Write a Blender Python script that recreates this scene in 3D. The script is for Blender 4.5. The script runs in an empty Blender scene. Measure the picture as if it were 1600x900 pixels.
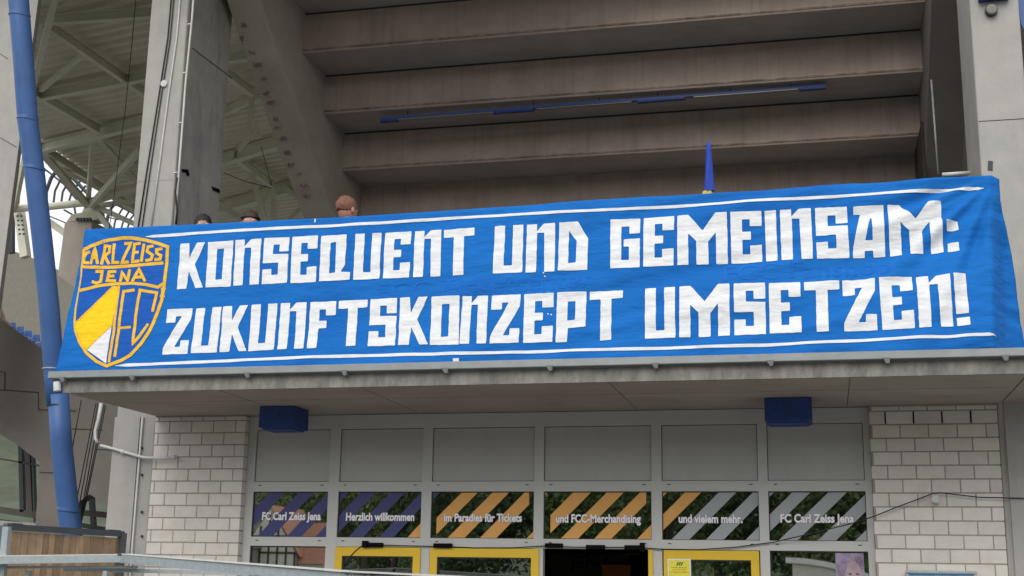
import bpy, bmesh, math, random
from mathutils import Vector, Matrix, noise
random.seed(7)
sc = bpy.context.scene
COL = sc.collection

# ------------------------------------------------------------------ camera
GZ = 3.25                       # height of the soffit line above the pavement
F_PX, YAW, PITCH, ROLL = 2028.84, -0.23640, 0.22510, 0.01620
CAM = Vector((6.6645, -12.4172, -1.6241 + GZ))
cy, sy, cp, sp = math.cos(YAW), math.sin(YAW), math.cos(PITCH), math.sin(PITCH)
FW = Vector((sy*cp, cy*cp, sp)); r0 = Vector((cy, -sy, 0)); u0 = r0.cross(FW)
RT = r0*math.cos(ROLL) + u0*math.sin(ROLL); UP = -r0*math.sin(ROLL) + u0*math.cos(ROLL)
cam = bpy.data.cameras.new('camera'); co = bpy.data.objects.new('camera', cam); COL.objects.link(co)
cam.sensor_width = 36; cam.lens = F_PX/1600*36; cam.clip_end = 2000; cam.clip_start = .05
m = Matrix((RT, UP, -FW)).transposed().to_4x4(); m.translation = CAM; co.matrix_world = m
cam.dof.use_dof = True; cam.dof.focus_distance = 11.6; cam.dof.aperture_fstop = 6.3
sc.camera = co

# ------------------------------------------------------------------ light
SUN_EL, SUN_AZ = math.radians(38), math.radians(183)       # azimuth of the sun, measured from +Y towards +X
w = bpy.data.worlds.new('World'); sc.world = w; w.use_nodes = True
nt = w.node_tree; nt.nodes.clear()
sky = nt.nodes.new('ShaderNodeTexSky'); sky.sky_type = 'NISHITA'; sky.sun_disc = False
sky.sun_elevation = SUN_EL; sky.sun_rotation = SUN_AZ; sky.air_density = 1.0; sky.dust_density = 3.0
hs = nt.nodes.new('ShaderNodeHueSaturation'); hs.inputs['Saturation'].default_value = .22
bg = nt.nodes.new('ShaderNodeBackground'); bg.inputs['Strength'].default_value = .10
wo = nt.nodes.new('ShaderNodeOutputWorld')
nt.links.new(sky.outputs[0], hs.inputs['Color']); cm = nt.nodes.new('ShaderNodeMix'); cm.data_type = 'RGBA'; cm.inputs[0].default_value = .65; cm.inputs[7].default_value = (9.8, 10.1, 10.5, 1)   # even cloud cover
nt.links.new(hs.outputs[0], cm.inputs[6]); nt.links.new(cm.outputs[2], bg.inputs[0]); nt.links.new(bg.outputs[0], wo.inputs[0])
sl = bpy.data.lights.new('sun', 'SUN'); so = bpy.data.objects.new('sun', sl); COL.objects.link(so)
sl.energy = 1.0; sl.angle = math.radians(40); sl.color = (1, .97, .93)
sd = Vector((math.sin(SUN_AZ)*math.cos(SUN_EL), math.cos(SUN_AZ)*math.cos(SUN_EL), math.sin(SUN_EL)))
so.rotation_euler = sd.to_track_quat('Z', 'Y').to_euler(); so.location = (0, -20, 30)
sc.view_settings.view_transform = 'Standard'; sc.view_settings.look = 'None'
sc.view_settings.exposure = 0.45; sc.view_settings.gamma = 1

# ------------------------------------------------------------------ helpers
def at(px, py, X=None, Y=None, Z=None):
    """point of the place seen at a photo pixel on the plane X=, Y= or Z="""
    d = FW*F_PX + RT*(px-800) + UP*(450-py)
    if X is not None: t = (X-CAM.x)/d.x
    elif Y is not None: t = (Y-CAM.y)/d.y
    else: t = (Z-CAM.z)/d.z
    return CAM + d*t
def px_size(p): return (p-CAM).dot(FW)/F_PX       # metres per photo pixel at p

MATS = {}
def mat(name, rgb, rough=.7, metal=0, var=.12, scale=6, bump=0, bscale=40, spec=.5, stain=0, stain_rgb=(.05,.045,.04), stain_scale=(1,1,1), objvar=0, streak=0, lo=.5, hi=.75):
    m = bpy.data.materials.new(name); m.use_nodes = True; n = m.node_tree; N = n.nodes; L = n.links
    b = N['Principled BSDF']; b.inputs['Roughness'].default_value = rough; b.inputs['Metallic'].default_value = metal
    b.inputs['Specular IOR Level'].default_value = spec
    tc = N.new('ShaderNodeTexCoord')
    geo = N.new('ShaderNodeNewGeometry')
    src = geo.outputs['Position']
    t = N.new('ShaderNodeTexNoise'); t.inputs['Scale'].default_value = scale; t.inputs['Detail'].default_value = 8; t.inputs['Roughness'].default_value = .65
    L.new(src, t.inputs['Vector'])
    mx = N.new('ShaderNodeMix'); mx.data_type = 'RGBA'
    mr = N.new('ShaderNodeMapRange'); mr.inputs[1].default_value = .3; mr.inputs[2].default_value = .7
    L.new(t.outputs[0], mr.inputs[0]); L.new(mr.outputs[0], mx.inputs[0])
    mx.inputs[6].default_value = tuple(max(0, c*(1-var)) for c in rgb) + (1,)
    mx.inputs[7].default_value = tuple(min(1, c*(1+var)) for c in rgb) + (1,)
    out = mx.outputs[2]
    if stain:
        mp = N.new('ShaderNodeMapping'); mp.inputs['Scale'].default_value = stain_scale; L.new(src, mp.inputs[0])
        t2 = N.new('ShaderNodeTexNoise'); t2.inputs['Scale'].default_value = 1.0; t2.inputs['Detail'].default_value = 9; t2.inputs['Roughness'].default_value = .7
        L.new(mp.outputs[0], t2.inputs['Vector'])
        mr2 = N.new('ShaderNodeMapRange'); mr2.inputs[1].default_value = lo; mr2.inputs[2].default_value = hi; mr2.inputs[4].default_value = stain
        L.new(t2.outputs[0], mr2.inputs[0])
        m2 = N.new('ShaderNodeMix'); m2.data_type = 'RGBA'; L.new(mr2.outputs[0], m2.inputs[0]); L.new(out, m2.inputs[6])
        m2.inputs[7].default_value = stain_rgb + (1,); out = m2.outputs[2]
    if objvar:
        oi = N.new('ShaderNodeObjectInfo'); hv = N.new('ShaderNodeHueSaturation')
        mr3 = N.new('ShaderNodeMapRange'); mr3.inputs[3].default_value = 1-objvar; mr3.inputs[4].default_value = 1+objvar
        L.new(oi.outputs['Random'], mr3.inputs[0]); L.new(mr3.outputs[0], hv.inputs['Value']); L.new(out, hv.inputs['Color']); out = hv.outputs[0]
    L.new(out, b.inputs['Base Color'])
    if bump:
        t3 = N.new('ShaderNodeTexNoise'); t3.inputs['Scale'].default_value = bscale; t3.inputs['Detail'].default_value = 6; L.new(src, t3.inputs['Vector'])
        bp = N.new('ShaderNodeBump'); bp.inputs['Strength'].default_value = bump; bp.inputs['Distance'].default_value = .01
        L.new(t3.outputs[0], bp.inputs['Height']); L.new(bp.outputs[0], b.inputs['Normal'])
    MATS[name] = m; return m

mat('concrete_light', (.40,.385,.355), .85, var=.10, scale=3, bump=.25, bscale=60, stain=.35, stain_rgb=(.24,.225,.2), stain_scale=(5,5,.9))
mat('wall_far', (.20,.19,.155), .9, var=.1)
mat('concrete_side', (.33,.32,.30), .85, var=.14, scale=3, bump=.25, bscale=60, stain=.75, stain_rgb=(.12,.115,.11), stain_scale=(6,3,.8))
mat('drip_edge', (.17,.125,.095), .95, var=.4, scale=12, stain=.9, stain_rgb=(.33,.28,.24), stain_scale=(5,5,5), lo=.4, hi=.6)
mat('concrete_stand', (.39,.315,.27), .9, var=.14, scale=2.5, bump=.3, bscale=50, stain=.5, stain_rgb=(.21,.17,.14), stain_scale=(14,2,.5))
mat('concrete_tread', (.38,.35,.325), .9, var=.12, scale=2, bump=.3, bscale=50, stain=.5, stain_rgb=(.24,.22,.2), stain_scale=(.8,4,4))
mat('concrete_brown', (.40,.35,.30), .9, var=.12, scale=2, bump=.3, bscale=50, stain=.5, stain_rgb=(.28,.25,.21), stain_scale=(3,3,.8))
mat('concrete_shaded', (.175,.155,.135), .9, var=.12, scale=2, bump=.3, bscale=50, stain=.5, stain_rgb=(.12,.105,.09), stain_scale=(3,3,.8))  # darker copy of concrete_brown, shade under the stand put into the colour
mat('concrete_soffit', (.40,.35,.31), .9, var=.12, scale=1.5, bump=.2, bscale=50, stain=.4, stain_rgb=(.25,.22,.19), stain_scale=(.5,3,3))
mat('concrete_fascia', (.265,.25,.225), .9, var=.2, scale=8, bump=.4, bscale=60, stain=.9, stain_rgb=(.13,.125,.11), stain_scale=(7,7,2.2), lo=.42, hi=.66)
mat('joint_dark', (.035,.03,.027), .95, var=.3)
mat('brick', (.70,.655,.60), .8, var=.05, scale=9, bump=.25, bscale=120, objvar=.07, stain=.45, stain_rgb=(.48,.42,.37), stain_scale=(2.5,2.5,4))
mat('mortar', (.36,.32,.275), .95, var=.15, scale=20, bump=.3)
mat('aluminium', (.52,.52,.50), .45, 0, var=.03, scale=4)
mat('panel', (.46,.46,.44), .5, 0, var=.05, scale=2.5, stain=.35, stain_rgb=(.36,.36,.33), stain_scale=(9,9,1.2))
mat('gasket', (.02,.02,.02), .7)
mat('yellow_paint', (.72,.47,.02), .4, var=.04)
mat('gutter', (.27,.29,.29), .5, .25, var=.12, scale=5, stain=.4, stain_rgb=(.14,.14,.13), stain_scale=(3,3,6))
mat('galvanised', (.36,.41,.42), .5, .35, var=.15, scale=25, bump=.1, bscale=60, stain=.4, stain_rgb=(.33,.34,.34), stain_scale=(6,6,6))
mat('wood', (.45,.31,.195), .75, var=.25, scale=5, bump=.3, objvar=.3, stain=.9, stain_rgb=(.30,.17,.09), stain_scale=(30,30,2.2))
mat('fence_metal', (.10,.12,.14), .5, .3, var=.1)
mat('blue_tube', (.045,.12,.32), .5, 0, var=.12, scale=3, stain=.5, stain_rgb=(.10,.17,.32), stain_scale=(5,5,1.2))
mat('blue_dark', (.012,.05,.22), .6, 0, var=.25, scale=14, bump=.5, bscale=70, stain=.3, stain_rgb=(.02,.03,.1), stain_scale=(8,8,8))
mat('blue_lamp', (.012,.045,.22), .4, var=.1)
mat('lens', (.16,.17,.17), .3, var=.05)
mat('roof_steel', (.64,.63,.50), .55, 0, var=.08, scale=3)
mat('roof_deck', (.66,.64,.52), .6, 0, var=.1, scale=2, stain=.25, stain_rgb=(.55,.48,.38), stain_scale=(1,1,1))
mat('dark_steel', (.035,.04,.04), .5, .2)
mat('lamp_grey', (.22,.21,.185), .7)
mat('black', (.006,.006,.006), .9, spec=.1)
mat('cable', (.012,.012,.014), .6)
mat('pipe_white', (.62,.61,.58), .5, var=.08, scale=8)
mat('seat_blue', (.05,.12,.35), .45, objvar=.1)
mat('gravel', (.10,.10,.10), .95, var=.3, scale=30, bump=.4)
mat('asphalt', (.15,.145,.135), .95, var=.25, scale=2, bump=.3, bscale=90)
mat('skin', (.46,.23,.16), .6, var=.05)
mat('hair_short', (.22,.10,.07), .8, var=.35, scale=45, bump=.6, bscale=200)
mat('hair_black', (.012,.011,.012), .6, bump=.6, bscale=180)
mat('hair_brown', (.045,.025,.016), .6, bump=.6, bscale=180)
mat('hair_red', (.11,.045,.024), .7, var=.25, scale=60, bump=.6, bscale=200)
mat('shirt_dark', (.03,.03,.035), .9); mat('shirt_white', (.6,.6,.6), .9); mat('jeans', (.04,.06,.12), .9)
mat('sign_yellow', (.75,.68,.05), .5); mat('sign_white', (.75,.76,.74), .5); mat('sign_red', (.5,.05,.03), .5); mat('sign_ink', (.03,.03,.03), .6)
mat('film_blue', (.035,.04,.16), .45, var=.04); mat('film_orange', (.72,.36,.085), .45, var=.04); mat('film_grey', (.34,.365,.375), .4, var=.03)
mat('film_text', (.88,.86,.90), .5, var=.02); mat('film_outline', (.13,.10,.15), .6)
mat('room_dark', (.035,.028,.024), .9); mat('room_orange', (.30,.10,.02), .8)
mat('poster_blue', (.12,.32,.55), .4, var=.5, scale=9); mat('poster_lilac', (.28,.22,.33), .4, var=.7, scale=10); mat('poster_skin', (.42,.30,.33), .4, var=.3, scale=8)
mat('leaf', (.13,.19,.055), .6, var=.5, scale=.6, objvar=.35); mat('leaf_dark', (.07,.12,.04), .6, var=.4, scale=.8, objvar=.3); mat('bark', (.08,.065,.05), .9, var=.3)
mat('frame_brown', (.07,.06,.05), .7)
mat('hill_green', (.06,.075,.045), .95, var=.55, scale=.12, stain=.5, stain_rgb=(.15,.15,.10), stain_scale=(.03,.03,.05))
mat('plaster', (.65,.62,.55), .9); mat('timber', (.03,.02,.015), .8); mat('roof_tile', (.40,.19,.125), .85, var=.25, scale=4)
mat('garage', (.34,.31,.26), .9, var=.1)
mat('flag_blue', (.02,.06,.42), .8, var=.15, scale=25); mat('flag_yellow', (.62,.48,.10), .8, var=.1)
mat('rust_mark', (.25,.18,.145), .95, var=.4, scale=30)
mat('rust', (.10,.075,.06), .95, var=.4, scale=60)

def fabric():
    m = bpy.data.materials.new('banner_fabric'); m.use_nodes = True; n = m.node_tree; N = n.nodes; L = n.links
    b = N['Principled BSDF']; b.inputs['Roughness'].default_value = .8; b.inputs['Specular IOR Level'].default_value = .12
    g = N.new('ShaderNodeNewGeometry')
    t = N.new('ShaderNodeTexNoise'); t.inputs['Scale'].default_value = 1.1; t.inputs['Detail'].default_value = 5; L.new(g.outputs['Position'], t.inputs['Vector'])
    mx = N.new('ShaderNodeMix'); mx.data_type = 'RGBA'; mr = N.new('ShaderNodeMapRange'); mr.inputs[1].default_value = .3; mr.inputs[2].default_value = .7
    L.new(t.outputs[0], mr.inputs[0]); L.new(mr.outputs[0], mx.inputs[0])
    mx.inputs[6].default_value = (.009,.122,.43,1); mx.inputs[7].default_value = (.012,.158,.52,1)
    L.new(mx.outputs[2], b.inputs['Base Color'])
    mp = N.new('ShaderNodeMapping'); mp.inputs['Rotation'].default_value = (0,.3,0); mp.inputs['Scale'].default_value = (5,5,16); L.new(g.outputs['Position'], mp.inputs[0])
    t3 = N.new('ShaderNodeTexNoise'); t3.inputs['Scale'].default_value = 1; t3.inputs['Detail'].default_value = 7; L.new(mp.outputs[0], t3.inputs['Vector'])
    bp = N.new('ShaderNodeBump'); bp.inputs['Strength'].default_value = .6; bp.inputs['Distance'].default_value = .03; L.new(t3.outputs[0], bp.inputs['Height']); L.new(bp.outputs[0], b.inputs['Normal'])
    MATS['fabric'] = m
    for nm, c in (('paint_white', (.74,.75,.76)), ('paint_gold', (.83,.47,.035)), ('paint_yellow', (.86,.58,.02)), ('ghost_ink', (.0135,.134,.515)), ('crest_blue', (.015,.10,.42))):
        k = m.copy(); k.name = nm; mm = [x for x in k.node_tree.nodes if x.type == 'MIX'][0]
        v = .10 if nm == 'paint_gold' else .05
        mm.inputs[6].default_value = tuple(x*(1-v) for x in c)+(1,); mm.inputs[7].default_value = tuple(min(1, x*(1+v)) for x in c)+(1,)
        tt = [x for x in k.node_tree.nodes if x.type == 'TEX_NOISE'][0]; tt.inputs['Scale'].default_value = 14
        MATS[nm] = k
fabric()

def glass():
    m = bpy.data.materials.new('coated_glass'); m.use_nodes = True; n = m.node_tree; N = n.nodes; L = n.links; N.clear()
    o = N.new('ShaderNodeOutputMaterial'); gl = N.new('ShaderNodeBsdfGlossy'); gl.inputs['Roughness'].default_value = .012; gl.inputs['Color'].default_value = (.9,.95,.9,1)
    tr = N.new('ShaderNodeBsdfTransparent'); tr.inputs['Color'].default_value = (.30,.33,.30,1)
    mx = N.new('ShaderNodeMixShader'); mx.inputs[0].default_value = .60
    L.new(tr.outputs[0], mx.inputs[1]); L.new(gl.outputs[0], mx.inputs[2]); L.new(mx.outputs[0], o.inputs[0]); MATS['glass'] = m
glass()

class MB:
    def __init__(s): s.v = []; s.f = []
    def add(s, vs, fs):
        o = len(s.v); s.v += [tuple(v) for v in vs]; s.f += [tuple(i+o for i in f) for f in fs]; return s
    def box(s, x0, x1, y0, y1, z0, z1):
        v = [(x, y, z) for x in (x0, x1) for y in (y0, y1) for z in (z0, z1)]
        return s.add(v, [(0,1,3,2),(4,6,7,5),(0,4,5,1),(2,3,7,6),(0,2,6,4),(1,5,7,3)])
    def prism(s, pts, vec):
        """planar outline extruded along vec"""
        n = len(pts); v = [Vector(p) for p in pts]; vv = v + [p+Vector(vec) for p in v]
        return s.add(vv, [tuple(range(n-1, -1, -1)), tuple(range(n, 2*n))] + [(i, (i+1) % n, n+(i+1) % n, n+i) for i in range(n)])
    def bar(s, p, q, wd, ht=None, up=(0,0,1)):
        p = Vector(p); q = Vector(q); d = (q-p).normalized(); ht = ht or wd
        a = d.cross(Vector(up));
        if a.length < 1e-4: a = d.cross(Vector((0,1,0)))
        a.normalize(); b = a.cross(d)
        v = [e + a*i*wd/2 + b*j*ht/2 for e in (p, q) for i, j in ((-1,-1),(1,-1),(1,1),(-1,1))]
        return s.add(v, [(3,2,1,0),(4,5,6,7),(0,1,5,4),(1,2,6,5),(2,3,7,6),(3,0,4,7)])
    def ibeam(s, p, q, wd, ht, t=.02):
        p = Vector(p); q = Vector(q); d = (q-p).normalized(); a = d.cross(Vector((0,0,1))).normalized(); b = a.cross(d)
        s.bar(p+b*ht/2, q+b*ht/2, wd, t); s.bar(p-b*ht/2, q-b*ht/2, wd, t); s.bar(p, q, t, ht-t*1.1); return s
    def tube(s, pts, r, n=10, caps=True):
        pts = [Vector(p) for p in pts]; rs = r if isinstance(r, (list, tuple)) else [r]*len(pts)
        o = len(s.v); up = None
        for i, p in enumerate(pts):
            d = (pts[min(i+1, len(pts)-1)] - pts[max(i-1, 0)]).normalized()
            if up is None:
                up = d.cross(Vector((.31,.2,.93)))
                if up.length < .1: up = d.cross(Vector((1,0,0)))
            up = (up - d*up.dot(d)).normalized(); b = d.cross(up)
            for k in range(n):
                a = 2*math.pi*k/n; s.v.append(tuple(p + (up*math.cos(a)+b*math.sin(a))*rs[i]))
        for i in range(len(pts)-1):
            for k in range(n):
                s.f.append((o+i*n+k, o+i*n+(k+1) % n, o+(i+1)*n+(k+1) % n, o+(i+1)*n+k))
        if caps:
            s.f.append(tuple(o+k for k in range(n-1, -1, -1))); s.f.append(tuple(o+(len(pts)-1)*n+k for k in range(n)))
        return s
    def mesh(s, name, mt, smooth=False):
        me = bpy.data.meshes.new(name); me.from_pydata(s.v, [], s.f); me.materials.append(MATS[mt])
        bm = bmesh.new(); bm.from_mesh(me); bmesh.ops.recalc_face_normals(bm, faces=bm.faces); bm.to_mesh(me); bm.free()
        if smooth: me.polygons.foreach_set('use_smooth', [True]*len(me.polygons))
        return me
    def build(s, name, mt, parent=None, bevel=0, smooth=False):
        # origin at the middle of the part's underside
        xs = [v[0] for v in s.v]; ys = [v[1] for v in s.v]; zs = [v[2] for v in s.v]
        c = Vector(((min(xs)+max(xs))/2, (min(ys)+max(ys))/2, min(zs)))
        s.v = [(v[0]-c.x, v[1]-c.y, v[2]-c.z) for v in s.v]
        o = bpy.data.objects.new(name, s.mesh(name, mt, smooth)); COL.objects.link(o); attach(o, parent, c)
        if bevel:
            bv = o.modifiers.new('bevel', 'BEVEL'); bv.width = bevel; bv.segments = 2; bv.limit_method = 'ANGLE'
        return o
WLOC = {}
def attach(o, parent, c):
    WLOC[o.name] = Vector(c)
    if parent: o.parent = parent; o.location = Vector(c) - WLOC[parent.name]
    else: o.location = c
def thing(name, label, cat, loc=(0,0,0), group=None):
    o = bpy.data.objects.new(name, None); COL.objects.link(o); o.location = loc; WLOC[o.name] = Vector(loc); o.empty_display_size = .1
    return tag(o, label, cat, group)
def tag(o, label=None, cat=None, group=None, kind=None):
    if label: o['label'] = label
    if cat: o['category'] = cat
    if group: o['group'] = group
    if kind: o['kind'] = kind
    return o
def inst(name, me, parent, loc, scale=None):
    o = bpy.data.objects.new(name, me); COL.objects.link(o); attach(o, parent, loc)
    if scale: o.scale = scale
    return o
def pp(pts, Y): return [at(x, y, Y=Y) for x, y in pts]

# ------------------------------------------------------------------ ground and surroundings
g = MB().add([(-600,-600,0),(600,-600,0),(600,600,0),(-600,600,0)], [(0,1,2,3)]).build('ground', 'asphalt'); tag(g, kind='structure')
def hill(name, x0, x1, y0, y1, h, nx=60, ny=14):
    b = MB(); vs = []
    for j in range(ny+1):
        for i in range(nx+1):
            x = x0+(x1-x0)*i/nx; v = j/ny; y = y0+(y1-y0)*v
            z = h*math.sin(v*math.pi/2)**1.2*(.75+.35*noise.noise(Vector((x*.012, y*.01, 3)))) + (2.5*noise.noise(Vector((x*.08, y*.08, 1))) if j else 0) - (.5 if j == 0 else 0)
            vs.append((x, y, z))
    b.add(vs, [(j*(nx+1)+i, j*(nx+1)+i+1, (j+1)*(nx+1)+i+1, (j+1)*(nx+1)+i) for j in range(ny) for i in range(nx)])
    tag(b.build(name, 'hill_green', smooth=True), kind='structure')
hill('hills', -260, 260, -175, -330, 60); hill('hills', -300, 200, 60, 260, 75)

# ------------------------------------------------------------------ canopy slab over the shop
S = GZ
canopy = thing('canopy', 'flat concrete canopy slab with stained edge above the shop front', 'canopy', (4, -.9, S))
MB().box(-.165, 8.245, -1.70, .75, S+.056, S+.17).build('slab', 'concrete_soffit', canopy)
MB().box(-.195, 8.262, -1.735, -1.703, S+.052, S+.172).build('fascia', 'concrete_fascia', canopy)
for x in (1.36, 2.72, 4.93, 6.9):       # board joints under the slab
    MB().box(x-.003, x+.003, -1.69, -.002, S+.0545, S+.0565).build('soffit_joint', 'frame_brown', canopy)
MB().box(-.15, 8.2, -1.0, -.997, S+.055, S+.0565).build('soffit_joint', 'frame_brown', canopy)
gut = MB(); prof = [(-1.738,.180),(-1.80,.180),(-1.806,.186),(-1.806,.243),(-1.795,.248),(-1.788,.248),(-1.788,.2),(-1.738,.2)]
gut.prism([(-.31, y, S+z) for y, z in prof], (9.2,0,0)); go = gut.build('edge_rail', 'gutter', canopy)
MB().box(-.31, 8.89, -1.737, -1.2, S+.172, S+.186).build('edge_sheet', 'gutter', canopy)
for px in (96,205,385,537,695,858,1023,1203,1385,1570):
    p = at(px, 590 - (px-85)*.0275, Y=-1.81); k = MB()
    k.prism([(p.x-.03,-1.815,S+.192),(p.x+.03,-1.815,S+.192),(p.x+.022,-1.80,S+.150),(p.x-.002,-1.80,S+.146)], (0,.06,0))
    k.build('clip', 'gutter', canopy)

# railing the banner hangs on
rail = thing('railing', 'steel balustrade along the canopy edge, hidden behind the blue banner', 'railing', (4, -1.4, S+.19))
for i in range(8):
    x = -.2 + i*1.17; MB().box(x-.02, x+.02, -1.43, -1.39, S+.19, S+1.66).build('post', 'galvanised', rail)
MB().tube([(-.22,-1.41,S+1.67),(8.02,-1.41,S+1.69)], .024, 10).build('handrail', 'galvanised', rail)
MB().tube([(-.2,-1.41,S+.6),(7.85,-1.41,S+.6)], .015, 8).build('rail', 'galvanised', rail)

# ------------------------------------------------------------------ banner
def bplane(px, py):
    # tilted plane through the banner: top edge at Y=-1.5, foot at Y=-1.80
    z0, z1, y0, y1 = S+.19, S+1.72, -1.765, -1.50
    # plane: Y = y0 + (Z-z0)*k
    k = (y1-y0)/(z1-z0)
    d = FW*F_PX + RT*(px-800) + UP*(450-py)
    t = (y0 + (CAM.z-z0)*k - CAM.y)/(d.y - d.z*k)
    return CAM + d*t
NRM = Vector((0, -1, .19)).normalized()
def fold(x, z):
    """wrinkle height of the cloth, metres towards the viewer"""
    u = x; v = z - S
    h = .0
    # soft billows
    h += .020*noise.noise(Vector((u*.7, 2.3, v*1.2)))
    # long shallow diagonal folds running up to the right, strongest to the right
    q = v - u*.16
    a = .35 + .65*min(1, max(0, (u-2.0)/4))
    n = noise.noise(Vector((u*.75, 7.1, q*6.5))); h += .028*a*n
    n = noise.noise(Vector((u*1.6, 1.1, (v-u*.22)*17))); h += .0055*a*n
    # left corner: small folds fanning out from the tie at the top left
    dx, dz = u+.25, (S+1.70-z)
    r = math.hypot(dx, dz)+1e-3; th = math.atan2(dz, dx)
    h += .010*min(1,r/.35)*math.exp(-r*1.6)*math.sin(th*13)
    # right corner: strong fan from the tie at the top right
    dx, dz = 8.16-u, (S+1.755-z); r = math.hypot(dx, dz)+1e-3; th = math.atan2(dz, dx)
    h += .085*min(1,r/.6)**1.6*.5*math.exp(-r*.95)*(math.sin(th*19+1.5*noise.noise(Vector((r*1.5,th*3,0)))) + .45*math.sin(th*34+1))
    # foot: little creases
    h += .006*noise.noise(Vector((u*3.2, 4, v*9)))*max(0, 1-v/.6)
    h += .004*noise.noise(Vector((u*5, 9, v*11)))
    # the right end turns back round the corner
    e = u - (8.10 - .10*(1.7-v)/1.5)
    if e > 0: h -= 1.1*e + .10*min(1, e/.12)*max(0,min(1,(1.6-v)*2))
    if u > 7.7 and v < .8: h += .014*math.sin((v*1.0+.12*u)*38)*min(1, (u-7.7)*2)*math.exp(-((v-.62)/.16)**2)
    return h
def S3(px, py, off=0):
    p = bplane(px, py); return p + NRM*(fold(p.x, p.z)+off)
def lerp(tab, t):
    for (a, b), (c, d) in zip(tab, tab[1:]):
        if t <= c: return b + (d-b)*(t-a)/(c-a) if t > a else b
    return tab[-1][1]
TOP = [(133,358),(300,351.5),(500,341),(660,331.5),(830,320.5),(1000,308.5),(1040,307),(1200,296.5),(1290,289.5),(1330,285.5),(1352,285.5),(1440,281),(1500,278),(1563,273)]
LEFT = [(0,133),(.15,128),(.25,124),(.4,116.5),(.5,111),(.72,100),(1,84)]
RIGHT = [(0,1563),(.12,1565),(.2,1571),(.35,1585),(.5,1594),(.65,1600),(.8,1607),(1,1622)]
banner = MB(); NX, NY = 420, 84
for j in range(NY+1):
    v = j/NY; xl = lerp(LEFT, v); xr = lerp(RIGHT, v)
    for i in range(NX+1):
        u = i/NX; x = xl+(xr-xl)*u
        xt = 133+(1563-133)*u; yt = lerp(TOP, xt); yb = 592 - (x-84)*(592-547.5)/(1600-84)
        if 1500 < x: yb -= 7*math.sin(min(1,(x-1500)/100)*math.pi)*1.0
        y = yt + (yb-yt)*v
        banner.v.append(tuple(S3(x, y)))
for j in range(NY):
    for i in range(NX):
        a = j*(NX+1)+i; banner.f.append((a, a+1, a+NX+2, a+NX+1))
bo = banner.build('banner', 'fabric', None, smooth=True)
tag(bo, 'long blue cloth banner with white slogan and yellow club crest, hung along the canopy edge', 'banner')
sol = bo.modifiers.new('thickness', 'SOLIDIFY'); sol.thickness = .002; sol.offset = -1

def fill(outlines, fine=.035):
    """2-D outlines (outer + holes, photo pixels on the banner) -> flat triangles cut into small cells"""
    cu = bpy.data.curves.new('c', 'CURVE'); cu.dimensions = '2D'; cu.fill_mode = 'BOTH'
    for o in outlines:
        sp_ = cu.splines.new('POLY'); sp_.points.add(len(o)-1); sp_.use_cyclic_u = True
        for k, (x, y) in enumerate(o): sp_.points[k].co = (x, y, 0, 1)
    ob = bpy.data.objects.new('c', cu); me = ob.to_mesh(); bm = bmesh.new(); bm.from_mesh(me); ob.to_mesh_clear()
    bpy.data.objects.remove(ob); bpy.data.curves.remove(cu)
    xs = [p.co.x for p in bm.verts]; ys = [p.co.y for p in bm.verts]
    st = 4.5
    for ax, lo_, hi_ in ((0, min(xs), max(xs)), (1, min(ys), max(ys))):
        k = math.ceil(lo_/st)*st
        while k < hi_:
            no = (1,0,0) if ax == 0 else (0,1,0); cc = (k,0,0) if ax == 0 else (0,k,0)
            bmesh.ops.bisect_plane(bm, geom=bm.verts[:]+bm.edges[:]+bm.faces[:], plane_co=cc, plane_no=no, dist=1e-4); k += st
    bm.verts.index_update(); vs = [(q.co.x, q.co.y) for q in bm.verts]; fs = [tuple(q.index for q in f.verts) for f in bm.faces]; bm.free()
    return vs, fs
LAYER = [0.005]
def painted(name, outlines, mt, step=.0002):
    vs, fs = fill(outlines); b = MB(); b.add([S3(x, y, LAYER[0]) for x, y in vs], fs); LAYER[0] += step
    # keep faces turned to the viewer
    o = b.build(name, mt, bo, smooth=True); return o
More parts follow.
